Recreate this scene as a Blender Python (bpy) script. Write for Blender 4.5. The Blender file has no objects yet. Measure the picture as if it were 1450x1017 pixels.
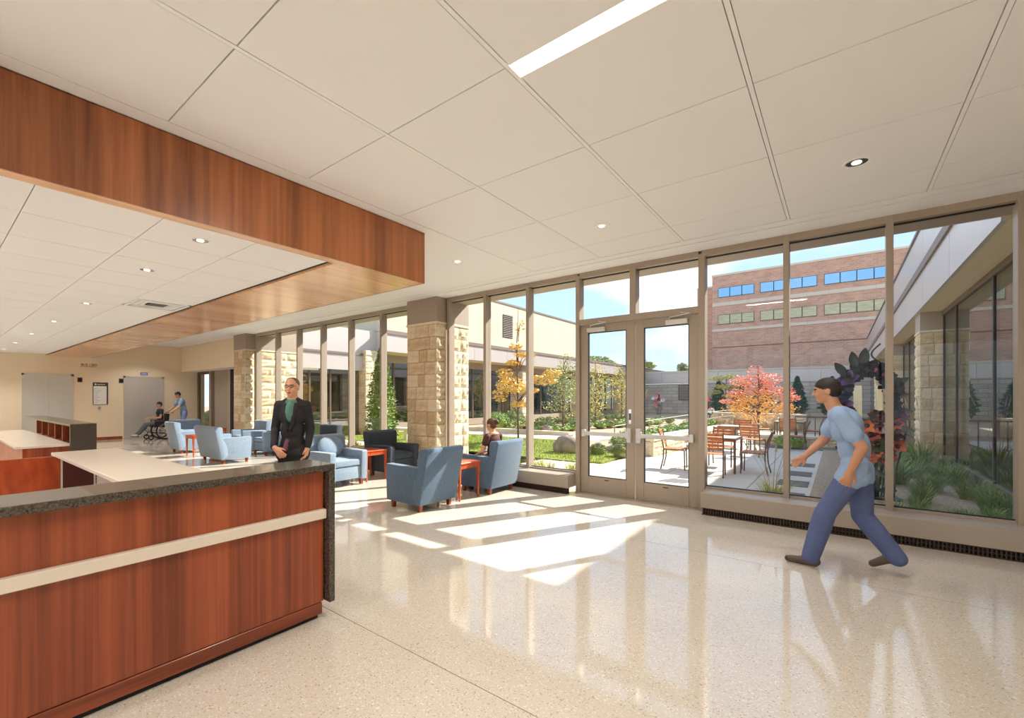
import bpy, bmesh, math, random
import numpy as np
from mathutils import Vector, Matrix
sc = bpy.context.scene
COL = sc.collection
PI = math.pi
R = math.radians
# ------------------------------------------------------------------ camera
cam_d = bpy.data.cameras.new('camera'); cam = bpy.data.objects.new('camera', cam_d); COL.objects.link(cam)
cam.location = (0, 0, 1.55); cam.rotation_euler = (R(90), 0, R(39.33))
cam_d.sensor_width = 36; cam_d.lens = 640 / 1450 * 36
cam_d.shift_x = (725 - 664) / 1450; cam_d.shift_y = (562 - 508.5) / 1450
cam_d.clip_start = .05; cam_d.clip_end = 500
sc.camera = cam
# ------------------------------------------------------------------ light, sky, exposure
sc.view_settings.view_transform = 'Standard'; sc.view_settings.look = 'None'
sc.view_settings.gamma = 1; sc.view_settings.use_curve_mapping = False
sc.view_settings.exposure = 1.28
sc.cycles.transparent_max_bounces = 24; sc.cycles.max_bounces = 10; sc.cycles.diffuse_bounces = 5
sc.cycles.sample_clamp_indirect = 6
SUN = 5.0; SKY = .66; LAMP = 1.75
sd = bpy.data.lights.new('sun', 'SUN'); sd.energy = SUN; sd.angle = R(.6); sd.color = (1, .95, .88)
sun = bpy.data.objects.new('sun', sd); COL.objects.link(sun)
sun.rotation_euler = Vector((-.48, -1, -.85)).to_track_quat('-Z', 'Y').to_euler()
sun.location = (5, 12, 12)
w = bpy.data.worlds.new('sky'); sc.world = w; w.use_nodes = True
nt = w.node_tree; N = nt.nodes; L = nt.links; N.clear()
wo = N.new('ShaderNodeOutputWorld'); bg = N.new('ShaderNodeBackground'); tc = N.new('ShaderNodeTexCoord')
sx = N.new('ShaderNodeSeparateXYZ'); L.new(tc.outputs['Generated'], sx.inputs[0])
cr = N.new('ShaderNodeValToRGB'); L.new(sx.outputs[2], cr.inputs[0])
cr.color_ramp.elements[0].position = 0; cr.color_ramp.elements[0].color = (.56, .74, .98, 1)
cr.color_ramp.elements[1].position = .75; cr.color_ramp.elements[1].color = (.22, .42, .82, 1)
mpn = N.new('ShaderNodeMapping'); mpn.inputs['Scale'].default_value = (2.2, 2.2, 5.5); L.new(tc.outputs['Generated'], mpn.inputs[0])
no = N.new('ShaderNodeTexNoise'); no.inputs['Scale'].default_value = 1.7; no.inputs['Detail'].default_value = 7; L.new(mpn.outputs[0], no.inputs[0])
c2 = N.new('ShaderNodeValToRGB'); L.new(no.outputs[0], c2.inputs[0])
c2.color_ramp.elements[0].position = .46; c2.color_ramp.elements[0].color = (0, 0, 0, 1)
c2.color_ramp.elements[1].position = .63; c2.color_ramp.elements[1].color = (1, 1, 1, 1)
mx = N.new('ShaderNodeMix'); mx.data_type = 'RGBA'; L.new(c2.outputs[0], mx.inputs[0]); L.new(cr.outputs[0], mx.inputs[6]); mx.inputs[7].default_value = (.88, .91, .95, 1)
L.new(mx.outputs[2], bg.inputs[0]); bg.inputs[1].default_value = SKY; L.new(bg.outputs[0], wo.inputs[0])

# ------------------------------------------------------------------ materials
def lin(c):
    return tuple(((v / 255) / 12.92 if v / 255 <= .04045 else ((v / 255 + .055) / 1.055) ** 2.4) for v in c) + (1,)
def newmat(name):
    m = bpy.data.materials.new(name); m.use_nodes = True
    return m, m.node_tree.nodes, m.node_tree.links, m.node_tree.nodes['Principled BSDF']
def coords(nd, lk, scale=(1, 1, 1), kind='Object', rot=(0, 0, 0)):
    t = nd.new('ShaderNodeTexCoord'); mp = nd.new('ShaderNodeMapping')
    mp.inputs['Scale'].default_value = scale; mp.inputs['Rotation'].default_value = rot
    lk.new(t.outputs[kind], mp.inputs[0]); return mp.outputs[0]
def ramp(nd, lk, fac, cols):
    r = nd.new('ShaderNodeValToRGB'); lk.new(fac, r.inputs[0])
    e = r.color_ramp.elements
    while len(e) < len(cols): e.new(.5)
    for i, (p, c) in enumerate(cols): e[i].position = p; e[i].color = c
    return r.outputs[0]
def mat(name, c, rough=.6, metal=0, noise=0, nscale=20, bump=0, bscale=60, spec=.5, c2=None, rnd=0, coat=0, sheen=0, kind='Object', scale=(1, 1, 1)):
    m, nd, lk, b = newmat(name)
    b.inputs['Roughness'].default_value = rough; b.inputs['Metallic'].default_value = metal
    b.inputs['Specular IOR Level'].default_value = spec; b.inputs['Coat Weight'].default_value = coat
    if sheen: b.inputs['Sheen Weight'].default_value = sheen
    base = lin(c)
    other = lin(c2) if c2 else tuple(max(0, v * (1 - noise)) for v in base[:3]) + (1,)
    if noise or c2 or rnd:
        co = coords(nd, lk, scale, kind)
        n = nd.new('ShaderNodeTexNoise'); n.inputs['Scale'].default_value = nscale; n.inputs['Detail'].default_value = 4
        lk.new(co, n.inputs[0]); f = n.outputs[0]
        if rnd:
            oi = nd.new('ShaderNodeObjectInfo'); ma = nd.new('ShaderNodeMath'); ma.operation = 'MULTIPLY_ADD'
            lk.new(oi.outputs['Random'], ma.inputs[0]); ma.inputs[1].default_value = rnd; ma.inputs[2].default_value = -rnd / 2
            m2 = nd.new('ShaderNodeMath'); m2.operation = 'ADD'; lk.new(f, m2.inputs[0]); lk.new(ma.outputs[0], m2.inputs[1]); f = m2.outputs[0]
        lk.new(ramp(nd, lk, f, [(.3, other), (.7, base)]), b.inputs['Base Color'])
    else:
        b.inputs['Base Color'].default_value = base
    if bump:
        co = coords(nd, lk, scale, kind)
        n = nd.new('ShaderNodeTexNoise'); n.inputs['Scale'].default_value = bscale; n.inputs['Detail'].default_value = 5; lk.new(co, n.inputs[0])
        bp = nd.new('ShaderNodeBump'); bp.inputs['Strength'].default_value = bump; bp.inputs['Distance'].default_value = .01
        lk.new(n.outputs[0], bp.inputs['Height']); lk.new(bp.outputs[0], b.inputs['Normal'])
    return m
def wood(name, dark, light, scale, rough=.32, rnd=.0, coat=.25, period=None):
    m, nd, lk, b = newmat(name)
    co = coords(nd, lk, scale)
    n = nd.new('ShaderNodeTexNoise'); n.inputs['Scale'].default_value = 1; n.inputs['Detail'].default_value = 6; n.inputs['Roughness'].default_value = .62
    lk.new(co, n.inputs[0])
    co2 = coords(nd, lk, tuple(v * .17 for v in scale))
    n2 = nd.new('ShaderNodeTexNoise'); n2.inputs['Scale'].default_value = 1; n2.inputs['Detail'].default_value = 2; lk.new(co2, n2.inputs[0])
    a = nd.new('ShaderNodeMath'); a.operation = 'MULTIPLY_ADD'; lk.new(n2.outputs[0], a.inputs[0]); a.inputs[1].default_value = .9; a.inputs[2].default_value = -.45
    s = nd.new('ShaderNodeMath'); s.operation = 'ADD'; lk.new(n.outputs[0], s.inputs[0]); lk.new(a.outputs[0], s.inputs[1]); f = s.outputs[0]
    if rnd:
        oi = nd.new('ShaderNodeObjectInfo'); ma = nd.new('ShaderNodeMath'); ma.operation = 'MULTIPLY_ADD'
        lk.new(oi.outputs['Random'], ma.inputs[0]); ma.inputs[1].default_value = rnd; ma.inputs[2].default_value = -rnd / 2
        m2 = nd.new('ShaderNodeMath'); m2.operation = 'ADD'; lk.new(f, m2.inputs[0]); lk.new(ma.outputs[0], m2.inputs[1]); f = m2.outputs[0]
    lk.new(ramp(nd, lk, f, [(.25, lin(dark)), (.72, lin(light))]), b.inputs['Base Color'])
    b.inputs['Roughness'].default_value = rough; b.inputs['Coat Weight'].default_value = coat; b.inputs['Coat Roughness'].default_value = .15
    return m
def glass(name, tint=(.97, .98, .97), refl=1.0, base=.012, dark=None, rough=0):
    m, nd, lk, b = newmat(name); nd.remove(b)
    out = nd['Material Output']; tr = nd.new('ShaderNodeBsdfTransparent'); gl = nd.new('ShaderNodeBsdfGlossy'); mixn = nd.new('ShaderNodeMixShader')
    tr.inputs[0].default_value = tint + (1,); gl.inputs['Roughness'].default_value = rough; gl.inputs[0].default_value = (refl, refl, refl, 1)
    fr = nd.new('ShaderNodeLayerWeight'); fr.inputs['Blend'].default_value = .5
    pw = nd.new('ShaderNodeMath'); pw.operation = 'POWER'; lk.new(fr.outputs['Facing'], pw.inputs[0]); pw.inputs[1].default_value = 5
    mr = nd.new('ShaderNodeMapRange'); lk.new(pw.outputs[0], mr.inputs[0]); mr.inputs[3].default_value = base; mr.inputs[4].default_value = .7
    lk.new(mr.outputs[0], mixn.inputs[0]); lk.new(tr.outputs[0], mixn.inputs[1]); lk.new(gl.outputs[0], mixn.inputs[2]); lk.new(mixn.outputs[0], out.inputs[0])
    return m
def emit(name, c, s):
    m, nd, lk, b = newmat(name); b.inputs['Base Color'].default_value = lin(c)
    b.inputs['Emission Color'].default_value = lin(c); b.inputs['Emission Strength'].default_value = s; return m
def terrazzo():
    m, nd, lk, b = newmat('terrazzo'); co = coords(nd, lk)
    v = nd.new('ShaderNodeTexVoronoi'); v.inputs['Scale'].default_value = 150; lk.new(co, v.inputs[0])
    sp = nd.new('ShaderNodeSeparateColor'); lk.new(v.outputs['Color'], sp.inputs[0])
    c = ramp(nd, lk, sp.outputs[0], [(0, lin((170, 148, 124))), (.05, lin((196, 182, 162))), (.12, lin((208, 198, 184))), (.9, lin((212, 203, 189))), (1, lin((238, 231, 220)))])
    n = nd.new('ShaderNodeTexNoise'); n.inputs['Scale'].default_value = 1.3; n.inputs['Detail'].default_value = 3; lk.new(co, n.inputs[0])
    mxr = nd.new('ShaderNodeMix'); mxr.data_type = 'RGBA'; mxr.blend_type = 'MULTIPLY'; mxr.inputs[0].default_value = 1
    lk.new(c, mxr.inputs[6]); lk.new(ramp(nd, lk, n.outputs[0], [(.3, (.93, .92, .9, 1)), (.7, (1, 1, 1, 1))]), mxr.inputs[7])
    lk.new(mxr.outputs[2], b.inputs['Base Color'])
    b.inputs['Roughness'].default_value = .07; b.inputs['IOR'].default_value = 1.62
    n2 = nd.new('ShaderNodeTexNoise'); n2.inputs['Scale'].default_value = 2.2; lk.new(co, n2.inputs[0])
    bp = nd.new('ShaderNodeBump'); bp.inputs['Strength'].default_value = .06; bp.inputs['Distance'].default_value = .02; lk.new(n2.outputs[0], bp.inputs['Height']); lk.new(bp.outputs[0], b.inputs['Normal'])
    return m
def brickmat(name, c1, c2, mortar, bw, bh, msize=.012, kind='Object', rot=(0, 0, 0), noise=.0):
    m, nd, lk, b = newmat(name); co = coords(nd, lk, (1, 1, 1), kind, rot)
    t = nd.new('ShaderNodeTexBrick'); lk.new(co, t.inputs[0]); t.inputs['Scale'].default_value = 1
    t.inputs['Color1'].default_value = lin(c1); t.inputs['Color2'].default_value = lin(c2); t.inputs['Mortar'].default_value = lin(mortar)
    t.inputs['Brick Width'].default_value = bw; t.inputs['Row Height'].default_value = bh; t.inputs['Mortar Size'].default_value = msize
    n = nd.new('ShaderNodeTexNoise'); n.inputs['Scale'].default_value = 1.2; n.inputs['Detail'].default_value = 5; lk.new(co, n.inputs[0])
    mxr = nd.new('ShaderNodeMix'); mxr.data_type = 'RGBA'; mxr.blend_type = 'MULTIPLY'; mxr.inputs[0].default_value = 1
    lk.new(t.outputs[0], mxr.inputs[6]); lk.new(ramp(nd, lk, n.outputs[0], [(.3, (.82, .82, .82, 1)), (.7, (1, 1, 1, 1))]), mxr.inputs[7])
    lk.new(mxr.outputs[2], b.inputs['Base Color']); b.inputs['Roughness'].default_value = .85
    return m
M = {}
M['floor'] = terrazzo()
M['joint'] = mat('floor_joint', (150, 128, 100), .4)
M['ceil'] = mat('ceiling_tile', (238, 238, 238), .85, bump=.08, bscale=300)
M['gyp'] = mat('painted_gypsum', (240, 240, 240), .8)
M['wallpaint'] = mat('cream_paint', (240, 221, 190), .7)
M['bronze'] = mat('taupe_aluminium', (168, 153, 136), .42, metal=.2, spec=.5)
M['bronze_d'] = mat('dark_taupe_aluminium', (112, 92, 74), .45, metal=.3)
M['taupe'] = mat('taupe_metal_panel', (166, 150, 134), .5, metal=.1)
M['sill'] = mat('sill_metal', (174, 160, 144), .38, metal=.2)
M['black'] = mat('black_gasket', (22, 20, 19), .6)
M['grill'] = mat('grill_brown', (74, 58, 46), .5, metal=.3)
M['glass'] = glass('window_glass')
M['glass_m'] = glass('reflective_glass', (.50, .56, .50), 1.0, .22)
M['glass_dk'] = glass('tinted_glass', (.35, .42, .38), 1.0, .12)
M['blueglass'] = mat('sky_tinted_glass', (150, 195, 225), .12, metal=.8)  # reflected sky is put into the blue base colour
M['tanglass'] = mat('blind_backed_glass', (214, 203, 160), .15, metal=.1, noise=.3, nscale=1.5, scale=(1, 1, 6))
M['steel'] = mat('brushed_steel', (222, 219, 212), .3, metal=.5)
M['chrome'] = mat('chrome', (215, 215, 215), .12, metal=1)
M['wood_v'] = wood('veneer_vertical', (114, 48, 25), (172, 86, 48), (30, 30, .5), rnd=.12)
M['wood_h'] = wood('veneer_horizontal', (92, 36, 18), (158, 74, 38), (3, 1.0, 30), rnd=.1)
M['wood_b'] = wood('bulkhead_veneer', (112, 58, 30), (188, 116, 66), (13, 13, .5))
M['wood_s'] = wood('bulkhead_soffit_veneer', (200, 142, 98), (240, 192, 146), (14, .7, 1), rough=.22, coat=.5)
M['redwood'] = mat('cherry_wood', (196, 88, 40), .35, c2=(160, 62, 26), nscale=14, scale=(1, 1, .3), coat=.2)
M['dark_wood'] = mat('dark_stained_panel', (84, 38, 28), .5)
M['footwood'] = mat('chair_foot_wood', (168, 84, 44), .4, c2=(120, 54, 26), nscale=10)
M['granite'] = mat('dark_granite', (104, 94, 82), .2, c2=(26, 22, 20), nscale=120, coat=.3)
M['quartz'] = mat('cream_quartz', (232, 220, 204), .18, noise=.04, nscale=40)
M['fabric'] = mat('blue_upholstery', (88, 116, 142), .85, c2=(64, 88, 112), nscale=70, bump=.15, bscale=400, sheen=.3)
M['fabric_l'] = mat('light_blue_upholstery', (142, 162, 182), .85, c2=(114, 134, 154), nscale=70, bump=.15, bscale=400, sheen=.3)
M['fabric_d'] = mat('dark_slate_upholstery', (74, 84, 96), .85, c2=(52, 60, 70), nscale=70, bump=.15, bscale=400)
M['stone'] = mat('limestone_smooth', (222, 202, 168), .85, c2=(192, 164, 124), nscale=3.0, rnd=.5, bump=.35, bscale=30)
M['stone_r'] = mat('limestone_rough', (232, 217, 188), .9, c2=(204, 182, 146), nscale=3.5, rnd=.5, bump=.8, bscale=18)
M['capstone'] = mat('cap_stone', (226, 212, 184), .8, noise=.1, nscale=8)
M['mortar'] = mat('mortar', (166, 146, 116), .9)
M['fascia'] = mat('fascia_metal_panel', (206, 196, 190), .35, metal=.35)
M['fascia_d'] = mat('fascia_drip_edge', (128, 112, 104), .5, metal=.2)
M['eave'] = mat('eave_soffit', (212, 196, 166), .7)
M['stucco'] = mat('stucco', (213, 200, 171), .9, noise=.08, nscale=2, bump=.2, bscale=80)
M['concrete'] = mat('patio_concrete', (214, 202, 186), .85, noise=.1, nscale=2.5, rnd=.2, bump=.1, bscale=90)
M['path'] = mat('path_concrete', (208, 190, 170), .85, noise=.1, nscale=3)
M['lawn'] = mat('lawn_turf', (150, 158, 62), .95, c2=(112, 128, 44), nscale=9, bump=.8, bscale=90)
M['blade'] = mat('grass_blade', (178, 184, 84), .7, c2=(134, 150, 58), nscale=3)
M['blade2'] = mat('ornamental_grass_blade', (146, 166, 78), .6, c2=(92, 120, 52), nscale=6)
M['blade3'] = mat('yellow_grass_blade', (206, 198, 84), .6, c2=(158, 162, 60), nscale=6)
M['plume'] = mat('grass_plume', (190, 164, 130), .8)
M['mulch'] = mat('mulch', (196, 174, 146), .95, c2=(146, 122, 96), nscale=40, bump=1, bscale=60)
M['gravel'] = mat('gravel', (138, 132, 122), .95, c2=(84, 80, 74), nscale=60, bump=1, bscale=90)
M['boulder'] = mat('boulder_rock', (176, 160, 142), .85, c2=(122, 108, 94), nscale=4, bump=.8, bscale=14)
M['bark'] = mat('bark', (118, 96, 74), .9, c2=(84, 66, 50), nscale=20)
def leaf(n, a, b): return mat(n, a, .65, c2=b, nscale=5, kind='Object')
M['lf_orange'] = leaf('orange_leaves', (240, 206, 110), (226, 180, 80))
M['lf_olive'] = leaf('olive_leaves', (196, 196, 120), (150, 156, 84))
M['lf_yellow'] = leaf('yellow_leaves', (228, 212, 110), (196, 182, 84))
M['lf_conif'] = leaf('conifer_leaves', (84, 116, 68), (46, 78, 46))
M['lf_arb'] = leaf('arborvitae_leaves', (160, 180, 84), (96, 126, 54))
M['lf_shrub'] = leaf('shrub_leaves', (162, 168, 98), (112, 124, 66))
M['lf_pink'] = leaf('pink_maple_leaves', (248, 186, 154), (240, 150, 118))
M['lf_gold'] = leaf('gold_maple_leaves', (252, 214, 112), (246, 184, 96))
M['lf_dark'] = leaf('distant_leaves', (186, 192, 120), (146, 156, 96))
M['teak'] = mat('teak_slat', (206, 128, 72), .6, c2=(176, 98, 50), nscale=12)
M['tgrey'] = mat('outdoor_metal', (104, 92, 80), .5, metal=.3)
M['skin'] = mat('skin', (214, 160, 126), .55); M['skin'].node_tree.nodes['Principled BSDF'].inputs['Subsurface Weight'].default_value = .05
M['skin2'] = mat('skin_tan', (196, 144, 114), .55)
M['hair'] = mat('dark_hair', (46, 34, 28), .6, noise=.4, nscale=60)
M['hairb'] = mat('brown_hair', (104, 66, 44), .6, noise=.4, nscale=60)
M['hairg'] = mat('short_brown_hair', (128, 88, 66), .6, noise=.3, nscale=60)
M['scrub_t'] = mat('light_blue_scrub_top', (150, 176, 212), .8, noise=.12, nscale=8, bump=.4, bscale=14)
M['scrub_b'] = mat('blue_scrub_trousers', (92, 106, 150), .8, noise=.15, nscale=8, bump=.4, bscale=14)
M['scrub_l'] = mat('blue_scrub_trousers_light', (128, 148, 192), .8)
M['suit'] = mat('black_suit', (36, 33, 35), .75, noise=.3, nscale=10, bump=.4, bscale=16)
M['teal'] = mat('teal_shirt', (86, 128, 114), .8)
M['mauve'] = mat('mauve_lining', (120, 74, 92), .8)
M['maroon'] = mat('maroon_top', (84, 46, 44), .8, bump=.3, bscale=16)
M['navy'] = mat('navy_shirt', (38, 42, 54), .8)
M['greyp'] = mat('grey_trousers', (92, 94, 98), .8)
M['shoe'] = mat('brown_shoe', (84, 70, 56), .5)
M['shoe_w'] = mat('pale_shoe', (210, 206, 196), .5)
M['mouth'] = mat('lips', (160, 88, 78), .5)
M['eye'] = mat('eye_dark', (40, 32, 28), .3)
M['white'] = mat('white_board', (238, 236, 230), .5)
M['dkgrey'] = mat('dark_grey_plastic', (64, 62, 60), .5)
M['bluesign'] = mat('blue_sign', (120, 132, 190), .5)
M['rubber'] = mat('rubber', (28, 28, 30), .7)
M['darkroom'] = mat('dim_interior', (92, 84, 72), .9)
M['brick'] = brickmat('red_brick', (226, 172, 144), (206, 152, 124), (214, 184, 162), .42, .16, .02, rot=(R(90), 0, 0))
M['stonefar'] = brickmat('far_stone_wall', (224, 206, 184), (198, 180, 160), (170, 154, 138), .9, .3, .02, rot=(R(90), 0, 0))
M['band'] = mat('brick_band_stone', (222, 206, 184), .85)
M['lamp'] = emit('lamp_diffuser', (255, 240, 214), 2.2); M['lens'] = emit('lamp_lens', (255, 240, 220), 1.0)
M['petal_r'] = mat('red_painted_metal', (132, 44, 50), .35, metal=.4)
M['petal_p'] = mat('coral_painted_metal', (222, 112, 100), .35, metal=.4)
M['petal_d'] = mat('dark_plum_metal', (62, 40, 52), .3, metal=.6)
M['petal_g'] = mat('green_patina_metal', (70, 92, 74), .35, metal=.6)
M['petal_k'] = mat('gunmetal_petal', (78, 82, 82), .3, metal=.8)
M['petal_v'] = mat('violet_painted_metal', (104, 70, 122), .35, metal=.5)
M['petal_o'] = mat('orange_painted_metal', (226, 130, 60), .35, metal=.4)
M['mirror'] = mat('mirror_panel', (200, 205, 200), .06, metal=1)

# ------------------------------------------------------------------ mesh helpers
class MB:
    def __init__(s): s.v = []; s.f = []
    def add(s, v, f):
        n = len(s.v); s.v += [tuple(p) for p in v]; s.f += [tuple(i + n for i in q) for q in f]; return s
    def box(s, x0, x1, y0, y1, z0, z1):
        return s.add([(x0, y0, z0), (x1, y0, z0), (x1, y1, z0), (x0, y1, z0), (x0, y0, z1), (x1, y0, z1), (x1, y1, z1), (x0, y1, z1)],
                     [(0, 3, 2, 1), (4, 5, 6, 7), (0, 1, 5, 4), (1, 2, 6, 5), (2, 3, 7, 6), (3, 0, 4, 7)])
    def obox(s, c, size, rot=None):
        a, b, d = [q / 2 for q in size]; P = [(-a, -b, -d), (a, -b, -d), (a, b, -d), (-a, b, -d), (-a, -b, d), (a, -b, d), (a, b, d), (-a, b, d)]
        c = Vector(c); P = [(rot @ Vector(p) if rot else Vector(p)) + c for p in P]
        return s.add(P, [(0, 3, 2, 1), (4, 5, 6, 7), (0, 1, 5, 4), (1, 2, 6, 5), (2, 3, 7, 6), (3, 0, 4, 7)])
    def prism(s, poly, a, b, axis='y'):       # poly of 2D points; axis = extrusion axis
        n = len(poly); g = {'y': lambda p, t: (p[0], t, p[1]), 'x': lambda p, t: (t, p[0], p[1]), 'z': lambda p, t: (p[0], p[1], t)}[axis]
        v = [g(p, a) for p in poly] + [g(p, b) for p in poly]
        return s.add(v, [tuple(range(n)), tuple(range(2 * n - 1, n - 1, -1))] + [(i, n + i, n + (i + 1) % n, (i + 1) % n) for i in range(n)])
    def tube(s, pts, rs, n=8, closed=False):
        pts = [Vector(p) for p in pts]
        if not hasattr(rs, '__len__'): rs = [rs] * len(pts)
        v = []; f = []; m = len(pts); up = None
        for i, p in enumerate(pts):
            d = (pts[(i + 1) % m] - pts[i - 1]) if closed else (pts[min(i + 1, m - 1)] - pts[max(i - 1, 0)])
            d.normalize()
            if up is None: up = Vector((0, 0, 1)) if abs(d.z) < .9 else Vector((1, 0, 0))
            a = d.cross(up)
            if a.length < 1e-4: a = d.cross(Vector((0, 1, 0)))
            a.normalize(); b = d.cross(a); up = -b if False else up
            for k in range(n):
                t = 2 * PI * k / n; v.append(p + (a * math.cos(t) + b * math.sin(t)) * rs[i])
        rng = m if closed else m - 1
        for i in range(rng):
            for k in range(n):
                j = (i + 1) % m
                f.append((i * n + k, i * n + (k + 1) % n, j * n + (k + 1) % n, j * n + k))
        if not closed: f.append(tuple(range(n))[::-1]); f.append(tuple((m - 1) * n + k for k in range(n)))
        return s.add(v, f)
    def lathe(s, prof, c=(0, 0, 0), n=16):
        v = []; f = []
        for r, z in prof:
            for k in range(n):
                t = 2 * PI * k / n; v.append((c[0] + r * math.cos(t), c[1] + r * math.sin(t), c[2] + z))
        for i in range(len(prof) - 1):
            for k in range(n): f.append((i * n + k, i * n + (k + 1) % n, (i + 1) * n + (k + 1) % n, (i + 1) * n + k))
        return s.add(v, f)
    def sphere(s, c, r, n=10, m=7, sq=(1, 1, 1), rnd=None, amp=0):
        v = []; f = []
        for i in range(m + 1):
            ph = PI * i / m
            for k in range(n):
                t = 2 * PI * k / n; q = 1 + (rnd.uniform(-amp, amp) if rnd else 0)
                v.append((c[0] + r * sq[0] * q * math.sin(ph) * math.cos(t), c[1] + r * sq[1] * q * math.sin(ph) * math.sin(t), c[2] + r * sq[2] * q * math.cos(ph)))
        for i in range(m):
            for k in range(n): f.append((i * n + k, (i + 1) * n + k, (i + 1) * n + (k + 1) % n, i * n + (k + 1) % n))
        return s.add(v, f)
    def mesh(s, name, m=None, bevel=0, smooth=None, seg=1):
        me = bpy.data.meshes.new(name); me.from_pydata(s.v, [], s.f)
        if bevel or True:
            b = bmesh.new(); b.from_mesh(me); bmesh.ops.remove_doubles(b, verts=b.verts, dist=1e-5)
            bmesh.ops.recalc_face_normals(b, faces=b.faces)
            if bevel: bmesh.ops.bevel(b, geom=list(b.edges), offset=bevel, segments=seg, profile=.6, affect='EDGES', clamp_overlap=True)
            b.to_mesh(me); b.free()
        if smooth is not None:
            me.polygons.foreach_set('use_smooth', [True] * len(me.polygons)); me.set_sharp_from_angle(angle=R(smooth))
        if m: me.materials.append(m if not isinstance(m, str) else M[m])
        return me
def link(name, me, parent=None, loc=None, rot=None, scale=None):
    o = bpy.data.objects.new(name, me); COL.objects.link(o)
    if parent is not None: o.parent = parent
    if loc is not None: o.location = loc
    if rot is not None: o.rotation_euler = rot
    if scale is not None: o.scale = scale
    return o
def mk(name, mb, m, parent=None, bevel=0, smooth=None, loc=None, rot=None, seg=1):
    return link(name, mb.mesh(name, m, bevel, smooth, seg), parent, loc, rot)
def tag(o, label=None, cat=None, group=None, kind=None):
    if label: o['label'] = label
    if cat: o['category'] = cat
    if group: o['group'] = group
    if kind: o['kind'] = kind
    return o
def empty(name, loc=(0, 0, 0), rz=0, label=None, cat=None, group=None, kind=None):
    o = link(name, None, None, loc, (0, 0, rz)); o.empty_display_size = .1
    return tag(o, label, cat, group, kind)
def bx(name, x0, x1, y0, y1, z0, z1, m, parent=None, bevel=0):
    if bevel: return mk(name, MB().box(x0, x1, y0, y1, z0, z1), m, parent, bevel)
    return mk(name, MB().box(x0, x1, y0, y1, z0, z1), m, parent)
def copy_tree(o, parent=None):
    c = o.copy(); COL.objects.link(c); c.parent = parent
    for ch in list(o.children): copy_tree(ch, c)
    return c
def struct(o): o['kind'] = 'structure'; return o

# ================================================================== BUILDING SHELL
rng = random.Random(7)
# ---- floor of terrazzo panels with recessed divider strips
fl = struct(empty('floor'))
bx('divider_strip', -22, 5, -7.2, 6.98, -.12, -.003, M['joint'], fl)
ys = [-7.2, -4.2, -1.15, 1.9, 4.95, 6.98]
for a, b in zip(ys, ys[1:]):
    bx('floor_panel', -22, 5, a + .003, b - .003, -.1, 0, M['floor'], fl)
bx('floor_panel', -20.5, -15.2, 6.984, 9.4, -.1, 0, M['floor'], fl)
# ---- ceiling
ce = struct(empty('ceiling'))
CZ = 3.54; IZ = 2.955
def slab(name, x0, x1, y0, y1, z0, z1, m, p): return bx(name, x0, x1, y0, y1, z0, z1, m, p)
G = 1.1096; gx = [-3.7778 + G * i for i in range(0, 9)]; gy = [2.2587 + G * j for j in range(-3, 4)]
gy[-1] = 2.2587 + G * 3
slab('ceiling_backing', -20.5, 5, -7.2, 6.9, CZ + .045, CZ + .09, M['gyp'], ce)
tmesh = {}
rows = list(zip(gy, gy[1:])) + [(gy[-1], 6.2)]
LIGHTCELL = {}
for i in range(len(gx) - 1):
    for (a, b) in rows:
        x0, x1 = gx[i] + .027, gx[i + 1] - .009
        y0, y1 = a + .0045, b - .0045
        if i == 2 and abs(a - gy[3]) < .01: y0 += .12        # linear light takes the near strip of this cell
        key = (round(x1 - x0, 3), round(y1 - y0, 3))
        if key not in tmesh:
            tmesh[key] = MB().box(0, key[0], 0, key[1], 0, .03).mesh('ceiling_tile', 'ceil', .0015)
        link('ceiling_tile', tmesh[key], ce, (x0, y0, CZ))
bar = MB().box(0, .026, gy[0], 6.2, 0, .04).mesh('ceiling_tee', 'gyp')
for x in gx[:-1]: link('ceiling_tee', bar, ce, (x - .003, 0, CZ - .002))
slab('ceiling_panel', -3.78, 5, -7.2, gy[0] - .004, CZ, CZ + .03, M['gyp'], ce)
slab('ceiling_panel', -20.5, -3.784, 3.93, 6.2, CZ, CZ + .03, M['gyp'], ce)
slab('ceiling_border', -20.5, 5, 6.212, 6.27, CZ, CZ + .03, M['gyp'], ce)
slab('ceiling_border', -20.5, 5, 6.40, 6.78, CZ, CZ + .03, M['gyp'], ce)
slab('slot_diffuser', -20.5, 5, 6.285, 6.385, CZ + .004, CZ + .03, M['gyp'], ce)
slab('ceiling_panel', -3.9, -3.784, -7.2, 3.93, CZ, CZ + .03, M['gyp'], ce)
# linear light in the ceiling
def linear_light(x, y, z, label, w_=0, grp=None, ln=1.05):
    lt = empty('linear_light', (x, y, z), 0, label, 'ceiling light', grp)
    bx('light_frame', .0, ln, .0, .118, .03, .042, M['gyp'], lt)
    bx('diffuser', .02, ln - .02, .012, .106, .012, .03, M['lamp'], lt)
    if w_:
        ld = bpy.data.lights.new('lamp_light', 'AREA'); ld.shape = 'RECTANGLE'; ld.size = ln; ld.size_y = .11; ld.energy = w_ * LAMP; ld.color = (1, .93, .83)
        lo = bpy.data.objects.new('lamp_light', ld); COL.objects.link(lo); lo.parent = lt; lo.location = (ln / 2, .06, -.012)
linear_light(-1.55, 2.262, CZ, 'bright linear ceiling light at the top edge of the white tile ceiling', 14)
def spot(o, z, w_):
    ld = bpy.data.lights.new('lamp_light', 'SPOT'); ld.energy = w_ * LAMP; ld.spot_size = R(125); ld.spot_blend = .6; ld.shadow_soft_size = .07; ld.color = (1, .97, .94)
    lo = bpy.data.objects.new('lamp_light', ld); COL.objects.link(lo); lo.parent = o; lo.location = (0, 0, z)
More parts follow.
